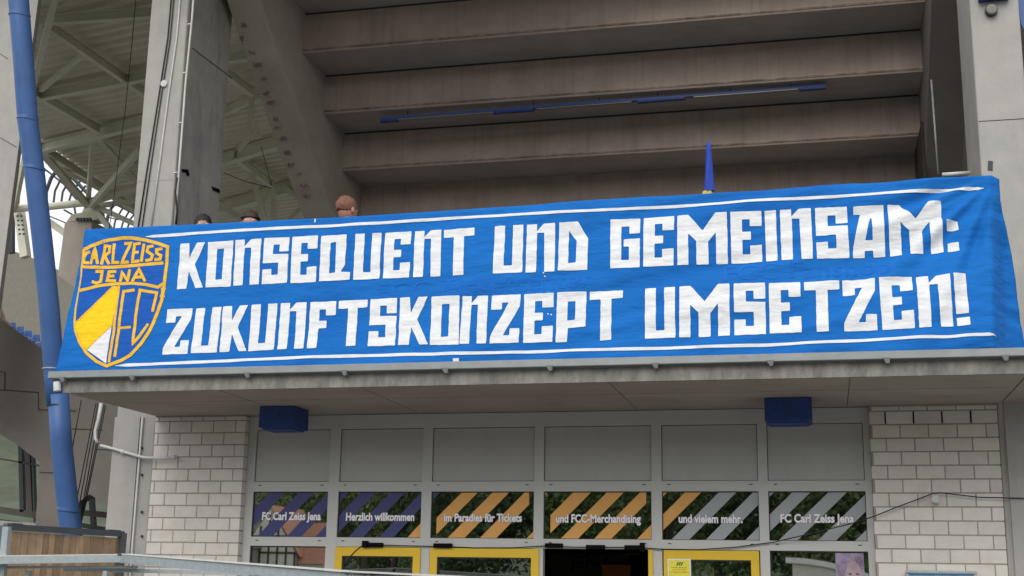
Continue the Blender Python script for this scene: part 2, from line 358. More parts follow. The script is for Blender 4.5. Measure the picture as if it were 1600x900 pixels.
GL = {
 'K': [[(0,0),(.36,0),(.39,.32),(.67,0),(1,0),(.62,.47),(1,1),(.71,1),(.42,.62),(.36,1),(0,1)]],
 'O': [[(0,0),(1,0),(1,1),(0,1)], [(.37,.16),(.64,.155),(.63,.83),(.37,.84)]],
 'N': [[(0,0),(.36,0),(.36,.145),(.60,0),(1,0),(1,1),(.64,1),(.62,.185),(.37,.18),(.36,1),(0,1)]],
 'S': [[(0,0),(1,0),(1,.31),(.63,.31),(.63,.15),(.38,.15),(.38,.36),(1,.37),(1,1),(0,1),(0,.68),(.36,.68),(.36,.81),(.62,.81),(.62,.55),(0,.55)]],
 'E': [[(0,0),(1,0),(1,.285),(.62,.285),(.62,.15),(.37,.15),(.37,.39),(.65,.39),(.65,.55),(.37,.55),(.37,.83),(.62,.83),(.62,.67),(1,.66),(1,1),(0,1)]],
 'Q': [[(0,0),(1,0),(1,.66),(.84,.81),(1.22,.83),(1.21,.99),(0,1)], [(.38,.17),(.60,.15),(.62,.82),(.38,.83)]],
 'U': [[(0,0),(.36,0),(.36,.84),(.64,.84),(.64,0),(1,0),(1,1),(0,1)]],
 'T': [[(0,0),(1,0),(1,.165),(.66,.17),(.66,1),(.315,1),(.33,.17),(0,.17)]],
 'D': [[(0,0),(.64,0),(1,.35),(1,1),(0,1)], [(.34,.17),(.61,.39),(.60,.84),(.34,.85)]],
 'G': [[(0,0),(1,0),(1,.31),(.64,.31),(.64,.15),(.37,.15),(.37,.84),(.63,.84),(.63,.57),(.45,.57),(.45,.42),(1,.41),(1,1),(0,1)]],
 'M': [[(0,0),(.22,0),(.505,.33),(.77,0),(1,0),(1,1),(.77,1),(.77,.38),(.615,.56),(.62,1),(.38,1),(.38,.54),(.22,.38),(.22,1),(0,1)]],
 'I': [[(0,0),(1,0),(1,1),(0,1)]],
 'A': [[(0,0),(1,0),(1,1),(.64,1),(.62,.87),(.36,.87),(.36,1),(0,1),(0,.80),(.22,.145),(0,.145)], [(.55,.24),(.60,.24),(.62,.68),(.38,.68)]],
 'Z': [[(0,0),(1,0),(.98,.25),(.44,.84),(.66,.84),(.67,.70),(1,.70),(1,1),(0,1),(0,.86),(.60,.16),(.37,.16),(.37,.30),(0,.30)]],
 'F': [[(0,0),(1,0),(1,.30),(.62,.30),(.62,.17),(.37,.17),(.37,.41),(.66,.41),(.66,.57),(.37,.57),(.35,1),(0,1)]],
 'P': [[(0,0),(1,0),(1,.71),(.40,.72),(.38,1),(0,1)], [(.37,.18),(.63,.18),(.63,.56),(.37,.57)]],
}
CR = {'A':(240,330),'B':(480,320),'C':(720,310),'D':(940,300),'E':(1150,290),'F':(1340,270)}
LET = [('K','A',155,186,294,178,278,430,131,440),('O','A',310,178,453,168,434,424,293,430),('N','A',464,166,609,156,592,412,449,420),('S','A',626,154,767,148,749,402,608,412),('E','A',783,146,927,137,911,397,769,405),
 ('Q','B',81,177,223,166,206,422,65,430),('U','B',271,163,418,156,404,414,256,420),('E','B',439,156,585,147,573,408,424,413),('N','B',606,147,755,140,749,402,595,408),('T','B',770,143,942,129,938,390,765,402),
 ('U','C',193,158,353,149,345,416,180,423),('N','C',373,150,532,140,527,411,364,418),('D','C',555,138,719,129,711,401,545,406),
 ('G','D',50,157,218,149,215,426,49,430),('E','D',237,147,410,138,405,414,235,423),('M','D',427,138,705,119,710,398,426,412),('E','D',724,119,899,112,903,390,730,397),
 ('I','E',161,148,225,141,233,421,170,425),('N','E',247,140,421,128,433,410,257,420),('S','E',444,128,623,119,638,402,455,410),('A','E',660,119,829,108,841,389,659,403),('M','F',168,177,467,163,486,437,184,461),
 ('I','F',498,272,563,268,570,317,503,320),('I','F',508,387,570,381,573,438,509,438),
 ('Z','A',78,553,220,546,192,803,50,808),('U','A',240,547,382,537,356,795,210,800),('K','A',391,535,532,528,522,785,371,793),('U','A',552,526,697,518,675,778,531,788),('N','A',716,517,861,511,843,772,695,778),
 ('F','B',18,547,163,540,150,800,-2,808),('T','B',177,540,341,533,325,790,170,800),('S','B',356,531,506,524,495,793,341,798),('K','B',523,523,678,516,680,785,512,791),('O','B',700,517,857,510,852,786,690,789),
 ('N','C',10,550,153,545,142,816,-8,818),('Z','C',174,546,338,539,325,810,162,817),('E','C',357,540,524,532,514,806,350,812),('P','C',543,530,708,524,698,800,532,809),('T','C',725,524,912,515,908,790,725,803),
 ('U','D',246,543,414,536,415,820,244,827),('M','D',439,535,720,520,721,807,437,819),('S','D',744,520,919,513,925,803,747,807),('E','E',185,551,361,542,370,829,190,835),('T','E',382,543,580,532,590,820,392,830),('Z','E',597,532,781,520,797,813,610,823),
 ('E','F',119,590,306,577,322,875,140,885),('N','F',329,580,518,570,540,862,347,874),('I','F',537,568,608,561,627,787,556,791),('I','F',558,812,632,808,634,858,562,862)]
rg = random.Random(3)
def rough(poly, amp=.35, step=7):
    """hand-painted outline: extra points with a slight wobble, corners rounded off a little"""
    out = []
    n = len(poly)
    for i in range(n):
        a = Vector(poly[i]); b = Vector(poly[(i+1) % n]); z = Vector(poly[i-1]); l = (b-a).length
        d0 = (z-a); d1 = (b-a); c = min(1.1, l*.3, d0.length*.3)
        if d0.length > 0 and d1.length > 0:
            out.append(tuple(a + d0.normalized()*c)); out.append(tuple(a+(d0.normalized()+d1.normalized())*c*.25)); out.append(tuple(a + d1.normalized()*c))
        k = int(l/step)
        nn = Vector((-(b-a).y, (b-a).x)).normalized() if l else Vector((0,0))
        for j in range(1, k):
            out.append(tuple(a + (b-a)*(j/k) + nn*rg.uniform(-amp, amp)))
    return out
for L_ in LET:
    ox, oy = CR[L_[1]]; q = [(ox+L_[2+2*i]/3.6, oy+L_[3+2*i]/3.6) for i in range(4)]
    outs = []
    for o in GL[L_[0]]:
        pts = []
        for u, v in o:
            a = Vector(q[0]).lerp(Vector(q[1]), u); b = Vector(q[3]).lerp(Vector(q[2]), u); pts.append(tuple(a.lerp(b, v)))
        outs.append(rough(pts))
    LAYER[0] = .005
    painted('letter', outs, 'paint_white', 0)
LAYER[0] = .0052
def ribbon(pts, wd, taper=False):
    q = []; ww = []
    wl_ = wd if isinstance(wd, (list, tuple)) else [wd]*len(pts)
    for i in range(len(pts)-1):
        a, b = Vector(pts[i]), Vector(pts[i+1]); k = max(1, math.ceil((b-a).length/5))
        for j in range(k): q.append(a.lerp(b, j/k)); ww.append(wl_[i]+(wl_[i+1]-wl_[i])*j/k)
    q.append(Vector(pts[-1])); ww.append(wl_[-1]); pts = q; wd = ww; L1 = []; R1 = []
    for i, p in enumerate(pts):
        a = pts[max(i-1, 0)]; b = pts[min(i+1, len(pts)-1)]
        d1 = (p-a).normalized() if i else (b-p).normalized(); d2 = (b-p).normalized() if i < len(pts)-1 else d1
        t = (d1+d2).normalized() if (d1+d2).length > .1 else d2; n = Vector((-t.y, t.x)); k = 1/max(.55, n.dot(Vector((-d1.y, d1.x))))
        w_ = (wd[i] if isinstance(wd, (list, tuple)) else wd)
        if i in (0, len(pts)-1) and not taper: p = p + (d1 if i else -d1)*w_*.25
        L1.append(tuple(p+n*w_*k/2)); R1.append(tuple(p-n*w_*k/2))
    return L1, R1
def stroke(name, rb, mt, step=.0002):
    L1, R1 = rb; n = len(L1); b = MB()
    b.add([S3(x, y, LAYER[0]) for x, y in L1+R1], [(i, i+1, n+i+1, n+i) for i in range(n-1)]); LAYER[0] += step
    return b.build(name, mt, bo, smooth=True)
def sub(pts, st=30):
    out = [pts[0]]
    for a, b in zip(pts, pts[1:]):
        k = max(1, int(math.hypot(b[0]-a[0], b[1]-a[1])/st))
        out += [(a[0]+(b[0]-a[0])*j/k, a[1]+(b[1]-a[1])*j/k + (rg.uniform(-.35,.35) if j < k else 0)) for j in range(1, k+1)]
    return out
tl = sub([(228,370.5),(240,369.8),(310,364.6),(500,354),(720,340),(980,327.5),(1200,314),(1340,305.5),(1410,301),(1528,294),(1537,294.5)])
stroke('stripe', ribbon(tl, [.6]+[rg.uniform(4.0,4.8) for _ in tl[2:]]+[.6], True), 'paint_white')
bl = sub([(180,572),(200,570.8),(240,569.2),(480,558.6),(740,551.4),(980,545.8),(1200,539.5),(1380,530.5),(1545,523),(1557,523.3)])
stroke('stripe', ribbon(bl, [.6]+[rg.uniform(4.2,5.2) for _ in bl[2:]]+[.8], True), 'paint_white')
painted('stripe', [[(707.5,560),(717,559.5),(717,571.5),(708,572)]], 'paint_white')
painted('stripe', [[(492,342.5),(494,342.3),(493.3,348),(491.6,348)]], 'paint_white')
for sx, sy_ in ((848,425),(850,430),(855,489),(860,490)): painted('paint_splash', [[(sx,sy_),(sx+2,sy_+.5),(sx+2.4,sy_+3),(sx+.4,sy_+2)]], 'paint_white')
# crest
def G(*p): return [(120+p[i]/6.428, 340+p[i+1]/6.428) for i in range(0, len(p), 2)]
def H(*p): return [(100+p[i]/6.428, 450+p[i+1]/6.428) for i in range(0, len(p), 2)]
outl = G(72,320,200,265,330,225,460,206,560,208,700,230,820,262,918,298)+G(905,450,880,680,860,800)+H(1000,0,985,120,930,270,860,440,780,560,680,670,580,730,430,785,330,740,230,655,160,540,125,430,115,330,130,160,150,30)+G(45,600,55,480)
LAYER[0] = .0044
painted('crest_field', [outl], 'crest_blue')
LAYER[0] = .0050
painted('crest_band', [H(498,-17,548,-17,525,150,490,380,230,620,160,540,128,430,130,350)], 'paint_yellow')
painted('crest_band', [H(485,385,235,625,425,758)], 'paint_white')
ST = [(outl+[outl[0]], 4.9), (G(55,495,240,505,500,490,700,472,870,455), 4.7), (G(25,735,200,692,400,665,560,660,700,675,815,700,880,660), 4.6), (H(553,-25,535,150,520,300,500,480,455,750), 4.0),
 (H(130,350,498,-17), 2.0), (H(495,372,228,620), 2.0),
 (H(710,20,600,35,575,250,545,500,515,695), 4.2), (H(560,405,675,395), 3.8), (H(890,240,935,50,765,22,735,200,715,380,697,565,770,480,845,360), 4.3)]
TX = [G(128,345,95,355,70,400,70,452,118,455), G(145,465,185,310,215,465), G(162,410,206,408), G(255,470,288,285,335,292,330,350,280,385,325,465), G(378,268,365,455,425,455), G(485,263,543,260,460,458,522,450),
 G(640,262,582,270,565,447,627,440), G(580,355,618,350), G(678,273,655,440), G(768,292,722,298,712,345,765,380,750,425,700,435), G(858,318,808,328,808,362,850,385,840,420,790,425),
 G(200,545,260,545,245,645,200,662,160,645), G(392,543,327,547,310,637,388,635), G(322,592,372,588), G(440,640,457,552,513,637,535,530), G(562,640,630,522,688,640), G(592,603,662,600)]
for k, (p, w_) in enumerate(ST):
    ww = [w_]*len(p)
    if k == 0: ww = [w_]*(len(p)-6) + [3.4,2.4,2,2,2.6,4]
    stroke('crest_outline', ribbon(p, ww, True), 'paint_gold')
for p in TX: stroke('crest_letter', ribbon(p, 4.5), 'paint_gold')

# ------------------------------------------------------------------ text for films and signs
def text_mesh(body, name):
    cu = bpy.data.curves.new(name, 'FONT'); cu.body = body; cu.size = 1; cu.fill_mode = 'FRONT'; cu.resolution_u = 3
    def get(off):
        cu.offset = off; ob = bpy.data.objects.new('t', cu); COL.objects.link(ob); bpy.context.view_layer.update()
        dg = bpy.context.evaluated_depsgraph_get(); e = ob.evaluated_get(dg); me = e.to_mesh()
        vs = [(v.co.x, v.co.y) for v in me.vertices]; fs = [tuple(p.vertices) for p in me.polygons]; e.to_mesh_clear(); bpy.data.objects.remove(ob); return vs, fs
    return get
def put_text(body, name, mt, parent, x0, x1, zb, capH, Y, off=.0, grow=0, plane=None):
    vs, fs = text_mesh(body, name)(grow); v0, _ = text_mesh(body, name)(0)
    a = min(v[0] for v in v0); b = max(v[0] for v in v0)
    b2 = MB(); b2.add([(x0+(x1-x0)*(x-a)/(b-a), Y-off, zb+y*capH/.70) for x, y in vs], fs)
    return b2.build(name, mt, parent)
# faint lettering of the shop sign that shows through the cloth
def ghost(body, p0, p1, hpx):
    vs, fs = text_mesh(body, 'g')(.008); a = min(v[0] for v in vs); b = max(v[0] for v in vs); o = MB()
    P0, P1 = Vector(p0), Vector(p1); bm = bmesh.new()
    vv = [bm.verts.new((*(P0.lerp(P1, (x-a)/(b-a)) + Vector((0, -y*hpx/.7))), 0)) for x, y in vs]
    for f in fs:
        try: bm.faces.new([vv[i] for i in f])
        except ValueError: pass
    for ax, lo_, hi_ in ((0, p0[0], p1[0]), (1, min(p0[1], p1[1])-40, max(p0[1], p1[1])+12)):
        k = lo_
        while k < hi_:
            bmesh.ops.bisect_plane(bm, geom=bm.verts[:]+bm.edges[:]+bm.faces[:], plane_co=(k,0,0) if ax == 0 else (0,k,0), plane_no=(1,0,0) if ax == 0 else (0,1,0), dist=1e-4); k += 4.5
    bm.verts.index_update(); o.add([S3(q.co.x, q.co.y, .0030) for q in bm.verts], [tuple(q.index for q in f.verts) for f in bm.faces]); bm.free()
    tag(o.build('shine_through_lettering', 'ghost_ink', bo, smooth=True), kind='stuff')
ghost('FCC Ticketcenter', (590,470), (925,448), 28); ghost('FCC Fanshop', (1130,440), (1392,426), 26)

# ------------------------------------------------------------------ shop front
YF = .12
BAY = [(.95,1.768),(1.879,2.759),(2.86,3.905),(4.002,5.055),(5.154,6.063),(6.152,7.034)]
zT, zB, wT, wB, dT = S-.093, S-.627, S-.726, S-1.181, S-1.272
XL, XR = .862, 7.095
shop = thing('shop_facade', 'grey aluminium shop front with striped window films and yellow doors under the canopy', 'shop front', (4, YF, 0))
fr = MB()
ys = (YF-.03, YF+.06)
edges = [XL]+[e for b in BAY for e in b]+[XR]
for i in range(0, len(edges), 2): fr.box(edges[i], edges[i+1], ys[0], ys[1], 0.02, S+.05)
for a, b in BAY:
    for z0, z1 in ((zT, S+.05), (wT, zB), (dT, wB)): fr.box(a, b, ys[0]+.0015, ys[1]-.001, z0, z1)
fr.build('frame', 'aluminium', shop)
for a, b in BAY:
    o = MB().box(a+.006, b-.006, YF-.010, YF+.02, zB+.006, zT-.006).build('panel', 'panel', shop)
    MB().box(a, b, YF+.0, YF+.04, zB, zT).build('gasket', 'gasket', o)
    for xx in (a+.07, b-.07):
        for z in (zB-.035, wB-.035): MB().box(xx-.016, xx+.016, ys[0]-.002, ys[0]+.01, z-.004, z+.004).build('drain_slot', 'gasket', shop)
wins = []
for a, b in BAY:
    o = MB().box(a+.004, b-.004, YF, YF+.008, wB+.004, wT-.004).build('window', 'glass', shop); wins.append(o)
    g_ = MB()
    for q in ((a, a+.007, wB, wT), (b-.005, b, wB, wT), (a+.007, b-.005, wB, wB+.005), (a+.007, b-.005, wT-.008, wT)): g_.box(q[0], q[1], YF-.012, YF-.001, q[2], q[3])
    g_.build('gasket', 'gasket', o)
SH = {0:(67,'b'), 1:(67,'b'), 2:(72,'o'), 3:(74,'o'), 4:(76,'g'), 5:(80,'g')}
STR = {0:[(356,380,'blue'),(401,425,'blue'),(447,470,'blue'),(492,516,'blue')],
 1:[(455,479,'blue'),(498,522,'blue'),(544,567,'blue'),(592,614,'blue'),(636,661,'orange')],
 2:[(594,617,'blue'),(651,676,'orange',682.5,None),(699,725,'orange'),(749,774.6,'orange',None,826.6),(822,846,'orange')],
 3:[(758,783,'orange'),(823,851,'orange',860.2,None),(875.5,902,'orange'),(927.6,954,'orange',None,1009.8),(994.5,1020,'orange')],
 4:[(942,968,'orange'),(996,1021,'orange'),(1048.7,1076,'grey'),(1102,1129.5,'grey'),(1164,1192,'grey')],
 5:[(1108,1131,'grey'),(1160,1188,'grey'),(1216,1245,'grey'),(1277,1305,'grey'),(1335,1364,'grey')]}
def clip(poly, ax, val, keep):
    out = []; n = len(poly)
    for i in range(n):
        a, b = poly[i], poly[(i+1) % n]; ia = (a[ax]-val)*keep >= 0; ib = (b[ax]-val)*keep >= 0
        if ia: out.append(a)
        if ia != ib:
            t = (val-a[ax])/(b[ax]-a[ax]); out.append(tuple(a[k]+(b[k]-a[k])*t for k in range(2)))
    return out
for i, (a, b) in enumerate(BAY):
    yb_, yt_ = 842, 768; sh = SH[i][0]
    for s_ in STR[i]:
        xb0 = at(s_[0], yb_, Y=YF).x; xb1 = at(s_[1], yb_, Y=YF).x; xt0 = at(s_[0]+sh, yt_, Y=YF).x; xt1 = at(s_[1]+sh, yt_, Y=YF).x
        pl = [(xb0, wB), (xb1, wB), (xt1, wT), (xt0, wT)]
        pl = clip(clip(pl, 0, a+.008, 1), 0, b-.006, -1)
        if len(s_) > 3:
            if s_[3]: pl = clip(pl, 0, at(s_[3], 810, Y=YF).x, 1)
            if s_[4]: pl = clip(pl, 0, at(s_[4], 800, Y=YF).x, -1)
        pl = clip(clip(pl, 1, wB+.006, 1), 1, wT-.009, -1)
        if len(pl) > 2: MB().prism([(x, YF-.001, z) for x, z in pl], (0,-.0012,0)).build('stripe', 'film_'+s_[2], wins[i])
TXT = [('FC Carl Zeiss Jena',410,501,812),('Herzlich willkommen',541,647,813),('im Paradies für Tickets',694,815,814.5),('und FCC-Merchandising',869,1001,816),('und vielem mehr.',1061,1160,816.5),('FC Carl Zeiss Jena',1220,1334,816)]
for i, (t_, x0, x1, yb_) in enumerate(TXT):
    p0 = at(x0, yb_, Y=YF); p1 = at(x1, yb_, Y=YF)
    put_text(t_, 'lettering', 'film_outline', wins[i], p0.x, p1.x, p0.z, .075, YF, .0040, .062)
    put_text(t_, 'lettering', 'film_text', wins[i], p0.x, p1.x, p0.z, .075, YF, .0052, .034)
# lower row: fixed panes and doors
for i in (0, 5):
    a, b = BAY[i]; o = MB().box(a+.004, b-.004, YF, YF+.008, .1, dT-.004).build('window', 'glass', shop)
    MB().box(a, a+.012, YF-.014, YF-.001, .1, dT).box(a+.012, b, YF-.014, YF-.001, dT-.012, dT).build('gasket', 'gasket', o)
def door(x0, x1, yo=-.02, parent=shop):
    d = MB().box(x0, x0+.075, YF+yo-.03, YF+yo+.03, .03, dT-.005).box(x1-.075, x1, YF+yo-.03, YF+yo+.03, .03, dT-.005).box(x0+.075, x1-.075, YF+yo-.03, YF+yo+.03, dT-.09, dT-.005).box(x0+.075, x1-.075, YF+yo-.03, YF+yo+.03, .03, .15).build('door', 'yellow_paint', parent)
    MB().box(x0+.072, x1-.072, YF+yo-.002, YF+yo+.006, .148, dT-.088).build('pane', 'glass', d)
    MB().box(x0+.075, x0+.088, YF+yo-.028, YF+yo-.004, .15, dT-.09).box(x0+.088, x1-.075, YF+yo-.028, YF+yo-.004, dT-.102, dT-.09).build('gasket', 'gasket', d)
    MB().bar((x1-.05, YF+yo-.08, .8), (x1-.05, YF+yo-.08, 1.3), .03).build('handle', 'galvanised', d)
    return d
xa = lambda p, y=865: at(p, y, Y=YF-.04).x
door(xa(524), xa(657)); door(xa(672), xa(842)); door(xa(1037), xa(1186))
MB().box(xa(1013), xa(1020), YF-.05, YF+.01, .03, dT-.004).build('door_post', 'yellow_paint', shop)
# interior
room = thing('shop_interior', 'dark shop interior with orange display seen through the open doorway', 'interior', (4, 2, 0))
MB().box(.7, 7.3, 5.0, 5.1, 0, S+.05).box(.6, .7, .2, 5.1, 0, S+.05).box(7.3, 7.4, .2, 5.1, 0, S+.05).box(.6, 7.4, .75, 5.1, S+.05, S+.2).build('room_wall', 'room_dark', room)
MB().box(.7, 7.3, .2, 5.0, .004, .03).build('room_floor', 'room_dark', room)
p = at(912, 866, Y=1.6); MB().box(p.x-.38, p.x+.5, 1.6, 1.64, .6, p.z).build('display_board', 'room_dark', room)
q0 = at(940, 882, Y=1.5); q1 = at(985, 882, Y=1.5); MB().box(q0.x, q1.x, 1.5, 1.58, .6, q0.z).build('display_stand', 'room_orange', room)
for (x0, x1) in ((940, 965), (975, 998)):
    a_ = at(x0, 864, Y=2.0); b_ = at(x1, 867, Y=2.0); MB().box(a_.x, b_.x, 2.0, 2.04, b_.z, a_.z).build('shelf', 'garage', room)
p = at(897, 876, Y=1.58); put_text('JENA', 'lettering', 'black', room, p.x-.05, p.x+.42, at(897,887,Y=1.58).z, .12, 1.59, .005, .01)
p = at(880, 868, Y=1.58); put_text('CARL ZEISS', 'lettering', 'black', room, p.x-.02, p.x+.6, p.z, .11, 1.59, .005, .01)

# brick piers
def brick_mesh(wd, ht=.113, name='brick'):
    b = bmesh.new(); bmesh.ops.create_cube(b, size=1)
    for v in b.verts: v.co = Vector((v.co.x*wd, v.co.y*.1, v.co.z*ht))
    bmesh.ops.bevel(b, geom=b.edges[:], offset=.003, segments=1, affect='EDGES'); me = bpy.data.meshes.new(name); b.to_mesh(me); b.free(); me.materials.append(MATS['brick']); return me
BM = {}
def pier(x0, x1, phase0, label, capx=None):
    t = thing('brick_pier', label, 'brick wall', ((x0+x1)/2, 0, 0), 'light brick piers beside the shop front')
    MB().box(x0+.004, x1-.004, .006, .24, 0, S+.055).build('mortar_bed', 'mortar', t)
    for r in range(-1, 26):
        z0 = S-.125*(r+1)+.006; h = .113
        if r == -1: z0 = S+.006; h = .036
        ph = phase0 if r % 2 == 0 else phase0+.125
        k = math.floor((x0-ph)/.25)
        while ph+k*.25 < x1:
            a = max(x0, ph+k*.25+.005); b = min(x1, ph+(k+1)*.25-.005)
            if b-a > .025:
                key = (round(b-a, 3), h)
                if key not in BM: BM[key] = brick_mesh(b-a, h)
                inst('brick', BM[key], t, ((a+b)/2+rg.uniform(-.001,.001), .05+rg.uniform(-.0015,.0015), z0+h/2))
            k += 1
    return t
x0l = at(238,715,Y=0).x
print('pier left', x0l, 'right', at(1361,715,Y=0).x, at(1564,715,Y=0).x, 'phase', at(1387.2,737.6,Y=0).x)
pier(x0l, XL-.002, 0.0, 'pale brick pier left of the shop front, next to the bent grey pipe')
pier(at(1361,715,Y=0).x, 8.215, at(1387.2,737.6,Y=0).x-.25, 'pale brick pier right of the shop front, above the framed blue poster')
for k in range(1, 5):
    xx = at(1387.2,737.6,Y=0).x-.25+.25*k
    MB().box(xx-.0055, xx+.0055, -.0035, .004, S-.116, S-.009).build('open_joint', 'black', canopy)
MB().box(8.216, 8.27, .03, .2, 0, S+.055).build('wall_joint', 'concrete_stand', canopy)

# ------------------------------------------------------------------ columns
cl = thing('concrete_column', 'tall light concrete column left of the banner with cables and white pipe', 'column', (-.4, .5, 0), 'concrete columns carrying the stand')
cx0, cx1 = at(212,300,Y=0).x, at(272,300,Y=0).x
MB().box(cx0, cx1, -.005, 1.10, 0, 9.7).build('shaft', 'concrete_light', cl, bevel=.018)
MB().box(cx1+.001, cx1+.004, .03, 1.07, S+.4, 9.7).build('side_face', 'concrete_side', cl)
for z in (at(250,282,Y=0).z,):
    MB().box(cx0+.01, cx1-.01, -.0075, -.004, z-.003, z+.003).build('joint', 'concrete_brown', cl)
p = at(300, 75, X=cx1+.004); q = at(362, 122, X=cx1+.004)
MB().bar(p, q, .004, .012).build('joint', 'joint_dark', cl)
# lower cover panel + conduit on the column
MB().box(at(178,700,Y=0).x, at(217.5,700,Y=0).x, -.03, -.006, .05, S+.05).build('cover_panel', 'concrete_light', cl)
MB().box(at(217.5,700,Y=-.03).x, at(220,700,Y=-.03).x, -.035, -.006, .05, S+.05).build('edge_trim', 'pipe_white', cl)
for y in (655, 700, 742, 800, 838):
    p = at(222, y, Y=-.02); k_ = MB().box(p.x-.012+(655-y)*0, p.x+.004, -.03, -.006, p.z-.012, p.z+.012).build('fixing', 'dark_steel', cl)
cr_ = thing('concrete_column', 'tall light concrete column right of the banner with round lamp and blue box', 'column', (8.5, .5, 0), 'concrete columns carrying the stand')
rx0 = at(1533,270,Y=0).x; rx1 = at(1593,20,Y=0).x
ydepth = at(1512,270,X=rx0).y
print('col right', rx0, rx1, 'depth', ydepth, 'left', cx0, cx1)
MB().box(rx0, rx1, -.002, max(.35, ydepth), 0, 9.7).build('shaft', 'concrete_light', cr_, bevel=.02)
z = at(1560,188,Y=0).z; MB().box(rx0+.012, rx1-.01, -.005, 0, z-.003, z+.003).build('joint', 'joint_dark', cr_)

# ------------------------------------------------------------------ the stand above (terraces seen from below)
stand = thing('grandstand', 'brown grey concrete grandstand underside with stepped terrace beams above the banner', 'grandstand', (4, 3, S))
XS = .35; XE = at(1457,135,Y=1.6).x
C_ = [at(x, y, X=XS) for x, y in [(475,23),(475,81),(508,118),(507,178),(538,209),(539,267),(565,292)]]
for c in C_: print('stair', c[1], c[2])
dY = (C_[6].y-C_[2].y)/2 ; rise = (C_[2].z-C_[6].z)/2
y6, z6 = C_[6].y, C_[6].z; print('dY', dY, 'rise', rise, 'XE', XE)
rH = C_[4].z-C_[5].z
for k in range(-1, 4):
    yy = y6-(k+1)*dY; zz = z6+(k+1)*rise        # riser k: back face at yy.. bottom at zz
    if k == -1:
        MB().box(XS-.02, XE+.05, y6, y6+.12, S+.2, z6-.001).build('riser', 'concrete_stand', stand); continue
    # tread soffit between y=yy (near) and yy+dY (far) at height zz-rise ; riser above it at yy
    zb = zz-rise
    MB().box(XS-.02, XE+.05, yy+.012, yy+dY+.13, zb, zb+.10).build('tread', 'concrete_tread', stand)
    b = MB(); zt = zb+rise-.004
    b.prism([(XS-.02, yy, zb-.012), (XS-.02, yy-.014, zb+.03), (XS-.02, yy, zb+.06), (XS-.02, yy, zt), (XS-.02, yy+.11, zt), (XS-.02, yy+.11, zb+.102), (XS-.02, yy+.01, zb+.102), (XS-.02, yy+.01, zb-.012)], (XE-XS+.07, 0, 0))
    b.build('riser', 'concrete_stand', stand)
    MB().box(XS+.01, XE+.03, yy-.0165, yy+.0, zb+.012, zb+.034).build('drip_edge', 'drip_edge', stand)
    MB().box(XS+.01, XE+.03, yy-.002, yy+.003, zt-.02, zt+.003).build('joint', 'joint_dark', stand)
    for xx in (rg.uniform(2.5, 3.5)+k*.25, rg.uniform(5.6, 6.5)):
        MB().box(xx-.003, xx+.003, yy-.003, yy+.01, zb+.07, zt-.01).build('joint', 'concrete_brown', stand)
# top deck closes the stand
# left raker: outline in the plane X=XS, from the photo
RA = [(373,0),(373,50),(427,210),(477,345),(521,338),(482,218),(435.5,89),(406,0)]
def rak(px, py, X): p = at(px, py, X=X); return p
lower = [at(x, y, X=XS) for x, y in [(383,-70),(406,0),(435.5,89),(482,218),(521,338),(545,400)]]
upY = [(p.y, p.z) for p in lower]
ra = MB(); xw = at(427,210,Y=at(476,210,X=XS).y).x
print('raker left x', xw, 'lower pts', [(round(a,2), round(b,2)) for a, b in upY])
prof = upY + [(y6+.4, S+.1), (y6+1.6, S+.2), (y6+.9, z6+.3)] + [(y6-(k+.0)*dY+.12, z6+(k)*rise+.1) for k in range(0, 8)]
prof = upY + [(y6+1.2, upY[-1][1]), (y6+1.2, z6+.3), (y6-4*dY+.4, z6+4*rise+.3)]
LE = [(-70,330),(0,356),(50,373),(210,427),(345,477),(400,500)]
lx = [at(lerp(LE, y), y, Y=p.y).x for (x, y), p in zip([(383,-70),(406,0),(435.5,89),(482,218),(521,338),(545,400)], lower)] + [xw]*3
n_ = len(prof); ra.add([(lx[i], a, b) for i, (a, b) in enumerate(prof)] + [(XS-.001, a, b) for a, b in prof], [tuple(range(n_-1, -1, -1)), tuple(range(n_, 2*n_))] + [(i, (i+1) % n_, n_+(i+1) % n_, n_+i) for i in range(n_)]); ra.build('raker', 'concrete_brown', stand, bevel=.01)
def on_raker(px, py):
    def zl(y):
        for (a, b), (c, d) in zip(upY, upY[1:]):
            if y <= c: return b+(d-b)*(y-a)/(c-a)
        return upY[-1][1]
    lo_, hi_ = .3, 4.0
    for _ in range(40):
        mid = (lo_+hi_)/2
        if at(px, py, Y=mid).z > zl(mid): hi_ = mid
        else: lo_ = mid
    return at(px, py, Y=lo_) + Vector((0,-.006,-.006))
for mx_, my_, mw in ((379,38,9),(376,60,7),(392,83,10),(401,101,12),(410,124,12),(414,146,9),(421,160,14),(429,186,7),(433,201,9),(441,217,12),(447,238,10),(452,258,9),(465,273,14),(474,291,16),(476,307,12)):
    for q in range(rg.choice((1,2,2,3))):
        mw = mw*rg.uniform(.6,1.15)
        pts = [on_raker(mx_+2-mw*.5+mw*t/7+rg.uniform(-1.4,1.4), my_+(q-1)*1.8+2.4*math.sin(t*1.7+q*2+mx_)+rg.uniform(-.8,.8)) for t in range(8)]
        MB().tube(pts, rg.uniform(.003,.006), 5).build('rust_mark', 'rust_mark', stand)
# right raker
xr_ = XE+.02
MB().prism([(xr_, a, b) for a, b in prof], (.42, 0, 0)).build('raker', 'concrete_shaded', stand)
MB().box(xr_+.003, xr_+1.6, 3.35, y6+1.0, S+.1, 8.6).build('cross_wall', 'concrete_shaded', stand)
MB().box(XE-.01, XE+.015, y6-1.62*dY, y6+.1, S+.2, z6+.0).build('joint', 'joint_dark', stand)
# terrace floor behind the banner
MB().box(-.15, 8.2, .75, y6+.3, S+.06, S+.18).build('terrace_floor', 'concrete_tread', stand)

